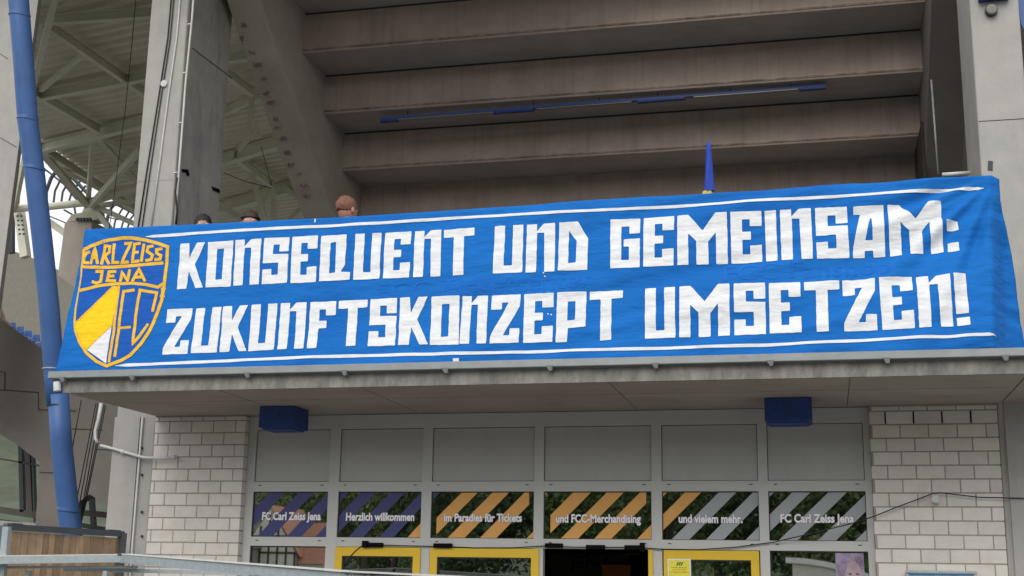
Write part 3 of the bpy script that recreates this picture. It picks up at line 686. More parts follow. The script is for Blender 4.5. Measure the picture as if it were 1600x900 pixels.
# ------------------------------------------------------------------ roof of the neighbouring stand
ROOF = 9.2
nroof = thing('stadium_roof', 'greenish grey steel roof with corrugated deck left of the columns', 'roof', (-4, 14, 0))
a_ = at(110,112,Z=ROOF); b_ = at(200,93,Z=ROOF); dirr = (b_-a_).normalized(); nn_ = Vector((-dirr.y, dirr.x, 0))
if nn_.y < 0: nn_ = -nn_
deck = MB(); per = .21; base = at(150,60,Z=ROOF) - nn_*3.5
for k in range(104):
    o = base + nn_*(k*per); L0 = o - dirr*9; L1 = o + dirr*8
    eA, eB = at(58,222,Z=ROOF), at(214,328,Z=ROOF); ed = eB-eA       # the deck ends along this oblique edge
    den = dirr.x*ed.y - dirr.y*ed.x; tt = ((eA.x-o.x)*ed.y - (eA.y-o.y)*ed.x)/den
    if tt > 8: continue
    if tt > -9: L0 = o + dirr*tt
    seq = [(0,0),(.07,0),(.10,.05),(.18,.05),(.21,0)]
    for (u0, h0), (u1, h1) in zip(seq, seq[1:]):
        deck.add([L0+nn_*u0+Vector((0,0,h0)), L1+nn_*u0+Vector((0,0,h0)), L1+nn_*u1+Vector((0,0,h1)), L0+nn_*u1+Vector((0,0,h1))], [(0,1,2,3)])
deck.build('roof_deck', 'roof_deck', nroof)
def zb(p1, p2, wpx, Z=ROOF-.15, name='beam', ht=1.4, I=True, mt='roof_steel'):
    a = at(*p1, Z=Z); b = at(*p2, Z=Z); s_ = px_size((a+b)/2); d = (b-a); 
    m_ = MB(); (m_.ibeam(a, b, wpx*s_, wpx*s_*ht) if I else m_.bar(a, b, wpx*s_, wpx*s_*ht)); m_.build(name, mt, nroof)
def yb(p1, p2, wpx, Y=13, Y2=None, name='brace', mt='roof_steel', round_=False, par=None):
    a = at(*p1, Y=Y); b = at(*p2, Y=Y2 if Y2 is not None else Y); s_ = px_size((a+b)/2)
    m_ = MB(); (m_.tube([a, b], wpx*s_/2, 10) if round_ else m_.bar(a, b, wpx*s_, wpx*s_*.9, up=(0,1,0))); m_.build(name, mt, par or nroof)
zb((40,154),(240,116),10); zb((40,238),(240,186),11); zb((50,33),(240,20),10)
zb((70,36),(228,146),9); zb((40,135),(155,203),9); zb((64,140),(137,80),6, I=False); zb((95,-40),(48,150),9, Z=ROOF-.5, I=False)
zb((120,-10),(240,-20),9); zb((55,0),(30,160),6,Z=ROOF-.4,I=False)
zb((56,226),(222,334),11,Z=ROOF-.12,ht=.9)
yb((145,208),(138,312),7,6.5,8.4); yb((66,238),(138,322),10,7.2,8.4); yb((220,232),(142,322),9,7.0,8.4); yb((150,212),(216,285),8,6.6,8.8); yb((156,214),(225,248),8,6.7,7.6); yb((72,252),(205,322),6,7.6,9.5)
yb((20,326),(75,323),12,8.6,8.5,'chord',round_=True); yb((75,323),(140,316),12,8.5,8.4,'chord',round_=True); yb((140,316),(228,288),13,8.4,8.2,'chord',round_=True)
yb((140,318),(215,352),8,8.5); yb((148,326),(172,358),8,8.5); yb((70,342),(104,366),10,8.8); yb((150,322),(225,312),7,8.7)
yb((30,328),(40,402),13,8.8,name='post'); yb((18,300),(18,396),8,9.2,name='post',mt='dark_steel'); yb((22,330),(40,240),7,8.6,7.4)
for x_ in (27, 33):
    for k in range(5): p = at(x_+1+k*.9, 338+k*7, Y=8.6); MB().box(p.x-.015,p.x+.015,p.y-.03,p.y,p.z-.015,p.z+.015).build('bolt', 'dark_steel', nroof)
# right part, between the column and the raker
zb((330,256),(450,218),12); zb((330,330),(470,288),12, Z=ROOF-.15); zb((365,242),(425,288),8); zb((318,190),(450,130),7,Z=ROOF-.1)
zb((330,96),(400,84),9); zb((352,112),(395,145),9)
yb((388,255),(416,350),8,8.8); yb((388,216),(394,152),7,5.4,name='hanger'); yb((392,154),(412,151),6,5.4,name='hanger'); yb((372,235),(402,200),6,6.2)
yb((430,292),(392,345),7,9.8); yb((428,292),(428,345),7,9.7); yb((440,292),(478,316),8,9.8); yb((478,318),(448,350),7,10); yb((340,318),(388,348),9,10); yb((405,215),(398,188),5,6)
for pts, w_ in (([(350,270),(382,283),(424,294)],1.2), ([(408,228),(415,255),(424,290)],1.0), ([(62,196),(90,190),(120,184)],1.4)):
    MB().tube([at(x, y, Y=6.8) for x, y in pts], w_*.006, 6).build('tie_rod', 'dark_steel', nroof)
fl = thing('floodlight', 'grey floodlight under the roof behind the left column', 'lamp', at(225,45,Y=11.5))
p = [at(x, y, Y=11.5) for x, y in [(212,38),(222,18),(236,0),(250,10),(246,50),(232,58)]]
MB().prism(p, (0,.5,0)).build('housing', 'gutter', fl); MB().prism([at(x,y,Y=11.45) for x,y in [(213,40),(231,50),(229,57),(214,50)]], (0,.04,0)).build('lens', 'lens', fl)
fl2 = thing('floodlight', 'small round lamp beside the dark side of the left column', 'lamp', at(364,156,Y=10))
p = at(364,156,Y=10); MB().tube([p, p+Vector((-.02,-.12,-.03))], [.05,.055], 14).build('housing', 'dark_steel', fl2); MB().tube([p+Vector((-.021,-.121,-.031)), p+Vector((-.022,-.125,-.033))], .035, 14).build('lens', 'lens', fl2); MB().bar(p+Vector((.15,.05,.2)), p, .02).build('bracket', 'dark_steel', fl2)
# arched glazing far behind
arch = thing('arched_glazing', 'curved dark steel ribs of a glazed arch against the white sky', 'arch', at(110,330,Y=22))
AR = [([(27,340),(30,300),(38,262),(46,235)],4),([(72,330),(72,300),(80,278),(92,262)],6),([(83,322),(86,298),(96,278),(108,262),(118,248)],3.5),([(95,322),(98,300),(108,282),(122,268)],3.5),([(107,318),(112,300),(128,280)],3.5),([(118,334),(116,322),(121,308),(134,290)],3.5),
 ([(60,258),(75,268),(100,288),(118,310)],3),([(62,244),(92,262),(120,284),(140,306)],5),([(95,258),(115,282),(134,302)],2),
 ([(166,360),(168,340),(174,325),(182,316)],5),([(177,362),(180,345),(190,328),(200,316)],3),([(188,362),(193,345),(204,326)],3),([(198,360),(204,342),(214,330)],3),([(180,318),(200,328),(225,342)],5),([(170,340),(195,345),(222,356)],2),
 ([(22,290),(30,292)],2),([(20,255),(34,262)],2),([(78,338),(102,348)],2),([(100,328),(122,340)],3)]
for pts, w_ in AR:
    P = [at(x, y, Y=22) for x, y in pts]; MB().tube(P, w_*px_size(P[0])/2, 8).build('rib', 'dark_steel', arch)
# bearing block and stand walls
bb = thing('concrete_bracket', 'brown concrete bearing block under the roof node, above the banner corner', 'concrete block', at(120,400,Y=8.6))
MB().prism(pp([(101,350),(103,347),(141,344),(143,346),(146,470),(90,430),(92,418)], 8.6), (0,.9,0)).build('block', 'concrete_brown', bb)
MB().prism(pp([(104,346),(112,335),(128,332),(132,322),(150,322),(152,343)], 8.7), (0,.3,0)).build('base_plate', 'roof_steel', bb)
for k in range(5): p = at(122+k*5, 343.5, Y=8.58); MB().box(p.x-.02,p.x+.02,p.y-.05,p.y,p.z-.03,p.z+.03).build('bolt', 'dark_steel', bb)
fw_ = thing('stand_wall', 'grey concrete side wall of the far stand behind the blue tube', 'wall', at(60,450,Y=24))
MB().prism(pp([(-60,370),(10,388),(48,402),(83,420),(122,433),(250,470),(250,620),(60,620),(-60,600)], 24), (0,1,0)).build('wall_slab', 'wall_far', fw_)
st = []
def seat(px, py, wpx, i):
    p = at(px, py, Y=21.5); s_ = px_size(p)*wpx
    t = thing('stadium_seat', i, 'seat', p, 'blue seats of the far stand')
    b = MB(); n = 5
    for k in range(n+1):
        u = k/n-.5; yy = .12*s_*math.cos(u*3)
        b.v += [(p.x+u*s_*.92, p.y+yy, p.z+.12*s_), (p.x+u*s_*.86, p.y+yy-.05, p.z+.86*s_)]
    b.f = [(2*k, 2*k+2, 2*k+3, 2*k+1) for k in range(n)]; o = b.build('backrest', 'seat_blue', t); o.modifiers.new('thick', 'SOLIDIFY').thickness = .04
    MB().box(p.x-s_*.42, p.x+s_*.42, p.y-.35*s_, p.y+.1*s_, p.z+.02*s_, p.z+.12*s_).build('seat', 'seat_blue', t)
    MB().box(p.x-s_*.5, p.x-s_*.42, p.y-.2*s_, p.y+.1*s_, p.z-.1*s_, p.z+.7*s_).build('bracket', 'dark_steel', t)
ORD = ['first','second','third','fourth','fifth','sixth','seventh']
for i in range(7): seat(20+i*12.5, 515+i*6.2, 12.5, 'blue plastic seat, %s from the left in the upper row behind the blue tube' % ORD[i])
for i in range(5): seat(38+i*12.5, 532+i*7.2, 12.5, 'blue plastic seat, %s from the left in the lower row behind the blue tube' % ORD[i])
hb = thing('handrail', 'dark stair handrail at the end of the blue seat row', 'handrail', at(5,500,Y=21)); MB().tube([at(x,y,Y=21) for x,y in [(-6,470),(3,488),(7,500),(20,512)]], .04, 8).build('rail', 'rust', hb); MB().tube([at(x,y,Y=21) for x,y in [(3,462),(1,475),(2,500)]], .03, 8).build('post', 'rust', hb)
# big raker of the lower stand, left
lr = thing('stand_raker', 'brown concrete cross beam of the stand behind the blue tube', 'concrete beam', at(60,640,Y=1.4))
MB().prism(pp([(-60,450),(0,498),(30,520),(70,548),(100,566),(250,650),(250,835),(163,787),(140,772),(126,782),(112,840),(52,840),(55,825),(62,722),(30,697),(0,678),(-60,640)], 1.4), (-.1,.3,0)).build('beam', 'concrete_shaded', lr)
for a_, b_ in (((0,609),(60,613)),((60,613),(60,640)),((60,640),(120,642)),((62,738),(90,739)),((112,670),(160,672)),((150,702),(178,703)),((0,580),(8,582)),((8,582),(7,609))):
    MB().bar(at(*a_, Y=1.397), at(*b_, Y=1.397), .006, .008).build('joint', 'joint_dark', lr)
# left pillar
lp = thing('concrete_column', 'leaning concrete pillar at the left edge of the photo, behind the blue tube', 'column', at(20,200,Y=.2), 'concrete columns carrying the stand')
MB().prism(pp([(-60,-60),(67,-60),(60,0),(40,150),(20,300),(0,455),(-30,600),(-90,600)], .2), (-.35,.55,0)).build('shaft', 'concrete_light', lp, bevel=.01)
MB().bar(at(0,84,Y=.198), at(12,92,Y=.198), .004, .006).build('joint', 'joint_dark', lp); MB().bar(at(0,215,Y=.198), at(26,230,Y=.198), .004, .006).build('joint', 'joint_dark', lp)
# window band seen under the raker
wb = thing('window_band', 'old steel windows under the concrete beam at the lower left', 'window', at(30,760,Y=2.6))
for a_, b_, w_ in (((-10,715),(64,728),2.5),((33,690),(36,800),7),((52,700),(56,830),3),((44,705),(48,800),9),((-10,795),(62,806),10),((-10,812),(62,822),5),((118,800),(180,806),9),((125,820),(180,830),7),((143,770),(147,830),7),((128,785),(142,775),3)):
    p, q = at(*a_, Y=2.6), at(*b_, Y=2.6); MB().bar(p, q, w_*px_size(p), .06, up=(0,1,0)).build('bar', 'dark_steel' if w_ < 8 else 'frame_brown', wb)
pl_ = thing('corrugated_sheet', 'pale wavy roofing sheet above the wooden fence at the left edge', 'roof sheet', at(20,820,Y=2.2))
b = MB(); a_ = at(-20,812,Y=2.3); c_ = at(56,818,Y=2.3)
for k in range(61):
    t = k/60; p = a_.lerp(c_, t); h = .012*math.sin(k*1.6); b.v += [(p.x, p.y-.35, p.z-.09+h), (p.x, p.y+.3, p.z+h)]
b.f = [(2*k, 2*k+2, 2*k+3, 2*k+1) for k in range(60)]; b.build('sheet', 'pipe_white', pl_, smooth=True)

# ------------------------------------------------------------------ blue tube
bt = thing('blue_tube', 'long slightly bent blue plastic tube with clamp rings leaning in front of the stand', 'tube', at(110,830,Y=-.6))
TB = [(27,-60),(29,0),(37,100),(43,186),(53,262),(66,375),(77,480),(85,590),(89,632)]
YT = lambda y: -1.05 + 1.15*max(0,y)/830
P = [at(x, y, Y=YT(y)) for x, y in TB]; s_ = px_size(P[4])
MB().tube(P, [15.5*px_size(q) for q in P], 28).build('pipe', 'blue_tube', bt, smooth=True)
P2 = [at(x, y, Y=YT(y)) for x, y in [(91,615),(96,690),(103,760),(113,850),(122,930)]]; MB().tube(P2, [a*px_size(q) for a, q in zip((16.0,16,16.3,16.8,17), P2)], 28).build('pipe', 'blue_tube', bt, smooth=True)
for (x, y, r) in ((30.5,24,16.4),(43,186,16.5),(53.5,263,16.5),(107,796,18.2)):
    p = at(x, y, Y=YT(y)); s_ = px_size(p); MB().tube([p+Vector((.004,0,.018)), p+Vector((0,0,-.018))], r*s_, 28).build('ring', 'blue_tube', bt, smooth=False)
for (x, y, r) in ((83,577,16.6),(90.5,634,17.2)):
    p = at(x, y, Y=YT(y)); s_ = px_size(p); MB().tube([p+Vector((0,0,.006)), p+Vector((0,0,-.006))], r*s_, 28).build('wire_tie', 'galvanised' if y < 600 else 'cable', bt)
MB().tube([at(89,597,Y=-1.78), at(89.5,611,Y=-1.78)], .034, 12).build('gutter_outlet', 'pipe_white', canopy)

# ------------------------------------------------------------------ cables and pipes
def run(pts, r, name, mt, parent, n=8): return MB().tube(pts, r, n).build(name, mt, parent, smooth=True)
Yc = -.02
run([at(*p, Y=Yc) for p in [(269,-20),(262,60),(248,150),(232,250),(215,360)]], .0075, 'cable', 'cable', cl)
run([at(*p, Y=Yc) for p in [(273,-20),(266,60),(252,150),(237,250),(221,360)]], .006, 'cable', 'cable', cl)
run([at(*p, Y=Yc) for p in [(283,-20),(276,60),(263,150),(250,250),(235,360)]], .009, 'conduit', 'pipe_white', cl)
run([at(*p, Y=Yc-.01) for p in [(303.5,-20),(300,30),(290,130),(281,250),(272.5,360)]], .012, 'conduit', 'pipe_white', cl)
for y in (38,114,192,270): 
    p = at(302-(y*.093)-2, y, Y=-.03); MB().box(p.x-.02, p.x+.02, -.045, -.006, p.z-.006, p.z+.006).build('pipe_clip', 'pipe_white', cl)
p = at(255.5,130,Y=-.03); MB().tube([p+Vector((0,.025,0)), p], [.042,.038], 20).build('junction_box', 'pipe_white', cl)
run([at(*p, Y=-.04) for p in [(277,278),(274,300),(277,330),(275,350)]], .012, 'cable', 'cable', cl)
tp = thing('black_tape', 'curled strip of black tape on the side of the left column', 'tape', at(290,268,X=cx1+.006), 'scraps of black tape on the columns'); MB().prism([at(x,y,X=cx1+.008) for x,y in [(284,264),(294,265),(296,274),(292,275),(291,270),(284,269)]], (.004,0,0)).build('strip', 'black', tp)
tp = thing('black_tape', 'short slanted strip of black tape near the rear edge of the left column', 'tape', at(337,297,X=cx1+.006), 'scraps of black tape on the columns'); MB().prism([at(x,y,X=cx1+.008) for x,y in [(331,291),(343,296),(343,302),(332,297)]], (.004,0,0)).build('strip', 'black', tp)
tp = thing('black_tape', 'small dark rectangle of tape on the right column above the banner corner', 'tape', at(1547,259,Y=-.01), 'scraps of black tape on the columns'); MB().prism([at(x,y,Y=-.004) for x,y in [(1544,251),(1551.5,252),(1551,267),(1543,266)]], (0,-.003,0)).build('strip', 'dark_steel', tp)
hc = thing('hanging_cable', 'thin cable hanging in front of the steel roof', 'cable', at(195,200,Y=2)); run([at(*p, Y=2) for p in [(214,-20),(205,80),(196,170),(185,250),(178,310),(170,360)]], .005, 'cable', 'cable', hc)
bc = thing('cable_bundle', 'bundle of dark cables hanging behind the canopy beside the left column', 'cable', at(135,700,Y=.4))
for a_, b_ in (((127,625),(113,700)),((150,630),(118,790)),((153,630),(122,800)),((158,630),(127,800)),((163,632),(128,805)),((165,634),(131,800))):
    run([at(*a_, Y=.4), at(*b_, Y=.4)], .006, 'cable', 'cable', bc)
pi = thing('bent_pipe', 'bent grey conduit running from behind the canopy across the brick pier', 'pipe', at(150,680,Y=-.05))
run([at(*p, Y=-.02) for p in [(158,630),(154,655),(149,672),(149,685),(153,692)]], .018, 'pipe', 'pipe_white', pi, 10)
run([at(*p, Y=-.06) for p in [(157,696),(180,702),(210,711),(225,715),(255,716),(277,714)]], .016, 'pipe', 'pipe_white', pi, 10)
for x, y in ((192,706),(270,714)): p = at(x, y, Y=-.06); MB().tube([p+Vector((-.02,0,.002)), p+Vector((.02,0,-.002))], .021, 10).build('sleeve', 'pipe_white', pi)

# ------------------------------------------------------------------ blue boxes under the canopy
def soffit_box(x0, x1, ytop, ybot, label, dep=.34):
    # front face bottom/top from the photo, hung just under the slab
    Yn = -.62
    a = at(x0, ytop, Y=Yn); b = at(x1, ytop, Y=Yn); zlo = at(x0, ybot, Y=Yn).z
    t = thing('soffit_box', label, 'lamp', ((a.x+b.x)/2, Yn, zlo), 'blue boxes under the canopy')
    MB().box(a.x, b.x, Yn, Yn+dep, zlo, S+.054).build('housing', 'blue_dark', t, bevel=.008)
    MB().box(a.x+.03, b.x-.03, Yn+.03, Yn+dep-.03, zlo-.015, zlo+.001).build('cover', 'blue_dark', t)
    return t
soffit_box(405,461,640,668,'square blue box under the canopy at the left, above the first grey panel',.36)
soffit_box(1194,1268,624,658,'square blue box under the canopy at the right, above the last grey panel',.36)

# ------------------------------------------------------------------ people, flag
def person(px, py, Y, hair, label, hat=None, shirt='shirt_dark', turn=0, hr=.078):
    top = at(px, py, Y=Y); fz = S+.18; H_ = top.z-fz; c = Vector((top.x, Y, 0)); root = thing('person', label, 'person', (c.x, c.y, fz))
    k = H_/1.75
    J = [((0,0,.95),.15),((0,0,1.15),.14),((0,0,1.38),.16),((0,.01,1.50),.055),((0,0,1.56),.07),((0,-.005,1.62),.07),((0,0,1.65),.05),
         ((.19,0,1.40),.055),((.26,.03,1.12),.042),((.24,-.18,.98),.032),((-.19,0,1.40),.055),((-.26,.03,1.12),.042),((-.24,-.18,.98),.032),
         ((.10,0,.88),.095),((.11,-.02,.48),.065),((.11,.02,.09),.045),((-.10,0,.88),.095),((-.11,-.02,.48),.065),((-.11,.02,.09),.045)]
    E = [(0,1),(1,2),(2,3),(3,4),(4,5),(5,6),(2,7),(7,8),(8,9),(2,10),(10,11),(11,12),(0,13),(13,14),(14,15),(0,16),(16,17),(17,18)]
    rot = Matrix.Rotation(turn, 3, 'Z')
    me = bpy.data.meshes.new('body'); me.from_pydata([tuple(rot @ Vector(j[0])*k) for j in J], E, []); o = bpy.data.objects.new('body', me); COL.objects.link(o); attach(o, root, (c.x, c.y, fz))
    me.materials.append(MATS['skin'])
    sk = o.modifiers.new('skin', 'SKIN'); 
    if not me.skin_vertices: pass
    for i, j in enumerate(J): me.skin_vertices[0].data[i].radius = (j[1]*k*.95, j[1]*k)
    me.skin_vertices[0].data[0].use_root = True; o.modifiers.new('sub', 'SUBSURF').levels = 2; o.modifiers['sub'].render_levels = 2
    def ell(cx, cy_, cz, rx, ry, rz, zmin=-1, n=20, nr=12, wob=0):
        b = MB()
        for i in range(nr+1):
            th = math.pi*i/nr; z = math.cos(th)
            z = max(z, zmin)
            for q in range(n):
                ph = 2*math.pi*q/n; w_ = 1+wob*noise.noise(Vector((math.cos(ph)*4, math.sin(ph)*4, z*5)))+wob*.6*noise.noise(Vector((math.cos(ph)*13, math.sin(ph)*13, z*9)))
                v = rot @ Vector((cx+rx*math.sin(th)*math.cos(ph)*w_, cy_+ry*math.sin(th)*math.sin(ph)*w_, cz+rz*z*w_))
                b.v.append((c.x+v.x*k, c.y+v.y*k, fz+v.z*k))
        for i in range(nr):
            for q in range(n): b.f.append((i*n+q, i*n+(q+1)%n, (i+1)*n+(q+1)%n, (i+1)*n+q))
        return b
    ell(0, -.005, 1.635, .079, .097, .113).build('head', 'skin', root, smooth=True)
    ell(0, .012, 1.668, .088, .107, .104, zmin=-.45, wob=.10, n=40, nr=24).build('hair', hair, root, smooth=True)
    for s_ in (-1, 1): ell(s_*.083, .0, 1.625, .012, .022, .032, n=8, nr=6).build('ear', 'skin', root, smooth=True)
    ell(0, -.104, 1.615, .013, .018, .022, n=8, nr=6).build('nose', 'skin', root, smooth=True)
    for s_ in (-1, 1): ell(s_*.032, -.088, 1.645, .012, .008, .008, n=8, nr=6).build('eye', 'sign_white', root, smooth=True)
    ell(0, -.094, 1.575, .024, .008, .006, n=8, nr=6).build('mouth', 'sign_red', root, smooth=True)
    t_ = ell(0, 0, 1.22, .20, .13, .24, n=20, nr=10); t_.build('shirt', shirt, root, smooth=True)
    tr_ = MB()
    for s_ in (-1, 1): tr_.tube([tuple(c + rot @ Vector((s_*.10*k, 0, 0)) + Vector((0,0,fz+z*k))) for z in (.98,.5,.1)], [.115*k,.085*k,.07*k], 12)
    tr_.build('trousers', 'jeans', root, smooth=True)
    if hat == 'band':
        b = MB(); pts = []
        for q in range(25):
            ph = 2*math.pi*q/24; v = rot @ Vector((.089*math.cos(ph), .012+.104*math.sin(ph), 1.685+.012*math.sin(ph))); pts.append((c.x+v.x*k, c.y+v.y*k, fz+v.z*k))
        b.tube(pts, .009*k, 6, caps=False).build('headband', 'black', root)
    return root
person(318, 337.5, -1.05, 'hair_black', 'person with black hair looking down, furthest left behind the banner', turn=.5)
person(392, 331.5, -1.0, 'hair_brown', 'person with dark hair and black headband behind the banner', hat='band', turn=.35)
person(543, 310.5, -1.1, 'hair_short', 'person with short reddish brown hair looking away, nearest the sloping concrete beam', shirt='shirt_white', turn=2.65)

fg = thing('furled_flag', 'furled blue and yellow flag standing upright behind the banner', 'flag', at(1105,320,Y=-1.15))
Yg = -1.15; b = MB(); n = 24; rows = [(222,1107.5,1.2),(226,1107.5,3.2),(236,1107.5,4.0),(255,1107.5,5.2),(275,1107.4,6.3),(290,1107.6,7.0),(299,1107.8,7.4),(302,1107.8,7.0),(308,1106,7.2)]
s_ = px_size(at(1107,260,Y=Yg))
def flagpart(rs, name, mt):
    b = MB()
    for (y, x, r) in rs:
        p = at(x, y, Y=Yg)
        for q in range(n):
            ph = 2*math.pi*q/n; w_ = 1+.16*math.sin(3*ph+y*.05)+.07*math.sin(7*ph+y*.11); b.v.append((p.x+r*s_*w_*math.cos(ph), p.y+r*s_*w_*math.sin(ph), p.z))
    for i in range(len(rs)-1):
        for q in range(n): b.f.append((i*n+q, i*n+(q+1)%n, (i+1)*n+(q+1)%n, (i+1)*n+q))
    b.build(name, mt, fg, smooth=True)
flagpart(rows[:-2], 'cloth', 'flag_blue'); flagpart([(299,1106,6.5),(303,1105,7.4),(312,1104,8),(330,1103,9)], 'lower_cloth', 'flag_yellow')
MB().tube([at(1107.5,224,Y=Yg), at(1104,400,Y=Yg)], .012, 8).build('pole', 'wood', fg)

# ------------------------------------------------------------------ strip lights under the terraces
sl_ = thing('strip_light', 'long row of blue strip lights with grey lenses under the terrace beams', 'lamp', at(900,165,Y=y6-2.2*dY))
zt_ = z6+1*rise    # soffit of the tread they hang from
yl = y6-2*dY+.14
print('strip z at ends', at(595,188,Y=yl).z, at(1290,133,Y=yl).z, 'soffit', zt_)
for kk in range(3): print(kk, 'soffit z', z6+kk*rise, 'near y', y6-(kk+1)*dY)
def sp(px, py, dz=0): p = at(px, py, Y=yl); return Vector((p.x, yl, p.z+dz))
segs = [((595,188),(800,175)),((800,175),(1010,157)),((1010,157),(1290,133))]
A0, A1 = sp(595,186.5), sp(1290,133.5)
MB().bar(A0, A1, .07, .035).build('trunking', 'blue_lamp', sl_)
for x0, x1 in ((625,782),(852,1000),(1095,1250)):
    t0 = (x0-595)/(1290-595); t1 = (x1-595)/(1290-595); MB().bar(A0.lerp(A1, t0)-Vector((0,0,.026)), A0.lerp(A1, t1)-Vector((0,0,.026)), .05, .015).build('lens', 'lens', sl_)
for x0, x1 in ((595,625),(782,846),(1010,1082),(1252,1290)):
    t0 = (x0-595)/(1290-595); t1 = (x1-595)/(1290-595); MB().bar(A0.lerp(A1, t0)-Vector((0,0,.03)), A0.lerp(A1, t1)-Vector((0,0,.03)), .072, .026).build('gear_box', 'blue_dark', sl_)
for x_ in (846, 1040, 1150, 640, 950, 1240):
    t0 = (x_-595)/(1290-595); p = A0.lerp(A1, t0); MB().bar(p, p+Vector((0,0,.1)), .012).build('hanger', 'blue_lamp', sl_)
run([sp(1290,125,.0), sp(1450,113,.0)], .008, 'conduit', 'gutter', stand)
px_ = XE-.012
run([at(1455,125,X=px_), at(1466,272,X=px_)], .010, 'conduit', 'gutter', stand)
run([at(1472,273,Y=.6), at(1516,270,Y=.6)], .02, 'rail', 'pipe_white', stand)

# ------------------------------------------------------------------ things on the right column
rl = thing('bulkhead_lamp', 'round grey bulkhead lamp high on the right column', 'lamp', at(1550,14,Y=-.05))
p = at(1549.5,14,Y=-.06); MB().tube([p+Vector((0,.06,0)), p+Vector((0,.01,0)), p], [.058,.058,.056], 24).build('body', 'dark_steel', rl); MB().tube([p+Vector((0,.0,0)), p+Vector((0,-.006,0)), p+Vector((0,-.009,0))], [.050,.047,.03], 24).build('cover', 'lamp_grey', rl)
ub = thing('wall_box', 'blue box at the top edge on the right column', 'box', at(1553,-10,Y=-.05)); a_ = at(1530,-2,Y=-.1); c_ = at(1576,-30,Y=-.1); MB().box(a_.x, c_.x, -.1, -.004, a_.z, c_.z).build('body', 'blue_dark', ub, bevel=.005)
bb2 = thing('blue_cloth', 'blue tarpaulin edge behind the right column at the top right corner', 'tarpaulin', at(1597,10,Y=.8)); MB().prism(pp([(1585,-60),(1660,-60),(1660,60),(1600,46),(1595,36),(1592,10)], .5), (0,.03,0)).build('cloth', 'blue_tube', bb2)
nb = thing('wall_strip', 'dark concrete wall strip at the far right edge behind the right column', 'wall', at(1650,300,Y=1.2)); MB().box(rx1+.2, rx1+2.5, 1.0, 1.4, 0, 11).build('wall', 'concrete_brown', nb)
# lower right wall beside the pier
lw = thing('side_wall', 'plain grey concrete wall right of the brick pier', 'wall', (9, 0, 0)); MB().box(8.272, 10.5, -.03, .3, 0, S+.3).build('wall', 'concrete_light', lw); MB().box(8.264, 8.9, -1.73, -.03, S+.06, S+.17).build('beam', 'concrete_soffit', lw)

# ------------------------------------------------------------------ cable line with black blocks across the shop front
cb = thing('cable_line', 'black cable with black clamps strung across the shop front above the yellow doors', 'cable', at(800,852,Y=.02))
Yk = YF-.055
run([at(*p, Y=Yk) for p in [(537,884),(545,872),(556,860),(567,852),(575,851),(640,853),(690,854),(740,856),(800,856),(850,853),(900,855),(960,855),(1005,856),(1030,858),(1090,859),(1150,855),(1210,847),]] + [at(*p, Y=-.05) for p in [(1270,833),(1330,818),(1365,807),(1400,793),(1458,771),(1470,770),(1530,777),(1620,779)]], .0052, 'cable', 'cable', cb, 6)
for x0, x1, y in ((574,598,851.5),(678,706,852.5),(852,879,852.5),(916,945,855),(976,1002,855.5)):
    a_ = at(x0, y-3.6, Y=Yk-.005); c_ = at(x1, y+3.6, Y=Yk-.005); MB().box(a_.x, c_.x, Yk-.03, Yk+.02, c_.z, a_.z).build('clamp', 'black', cb, bevel=.003)
for x0, x1, y0, y1 in ((567,574,845,855.5),(1000,1007,848,862)):
    a_ = at(x0, y0, Y=Yk-.01); c_ = at(x1, y1, Y=Yk-.01); MB().box(a_.x, c_.x, Yk-.035, Yk+.02, c_.z, a_.z).build('clamp', 'black', cb)
wl = thing('wall_bracket', 'small grey bracket holding the black cable on the right brick pier', 'bracket', at(1461,778,Y=-.03)); a_ = at(1455,770,Y=-.05); c_ = at(1468,787,Y=-.05); MB().box(a_.x+.01, c_.x, -.05, .0, c_.z, a_.z-.02).build('plate', 'pipe_white', wl, bevel=.006); MB().tube([at(1461,780,Y=-.05), at(1461,780,Y=-.09)], .03, 14).build('insulator', 'pipe_white', wl)
# sign on the door
sg = thing('door_notice', 'small yellow notice with white border on the right yellow door', 'sign', at(1062,887,Y=YF-.06))
a_ = at(1043,873,Y=YF-.058); c_ = at(1080,915,Y=YF-.058)
MB().box(a_.x, c_.x, YF-.060, YF-.053, c_.z, a_.z).build('plate', 'sign_white', sg); MB().box(a_.x+.012, c_.x-.012, YF-.063, YF-.0602, c_.z+.012, a_.z-.012).build('face', 'sign_yellow', sg)
zz_ = a_.z; mid = (a_.x+c_.x)/2
for k in range(3): MB().prism([(mid-.03+k*.02, YF-.0632, zz_-.062), (mid-.018+k*.02, YF-.0632, zz_-.062), (mid+.0+k*.02, YF-.0632, zz_-.03), (mid-.012+k*.02, YF-.0632, zz_-.03)], (0,-.001,0)).build('mark', 'sign_ink', sg)
put_text('Unser Shop ist', 'lettering', 'sign_ink', sg, mid-.07, mid+.07, zz_-.085, .011, YF-.0635, .001, .01); put_text('geschlossen', 'lettering', 'sign_red', sg, mid-.06, mid+.06, zz_-.105, .011, YF-.0635, .001, .01); put_text('nur Tageskasse geöffnet', 'lettering', 'sign_red', sg, mid-.09, mid+.09, zz_-.125, .010, YF-.0635, .001, .01)
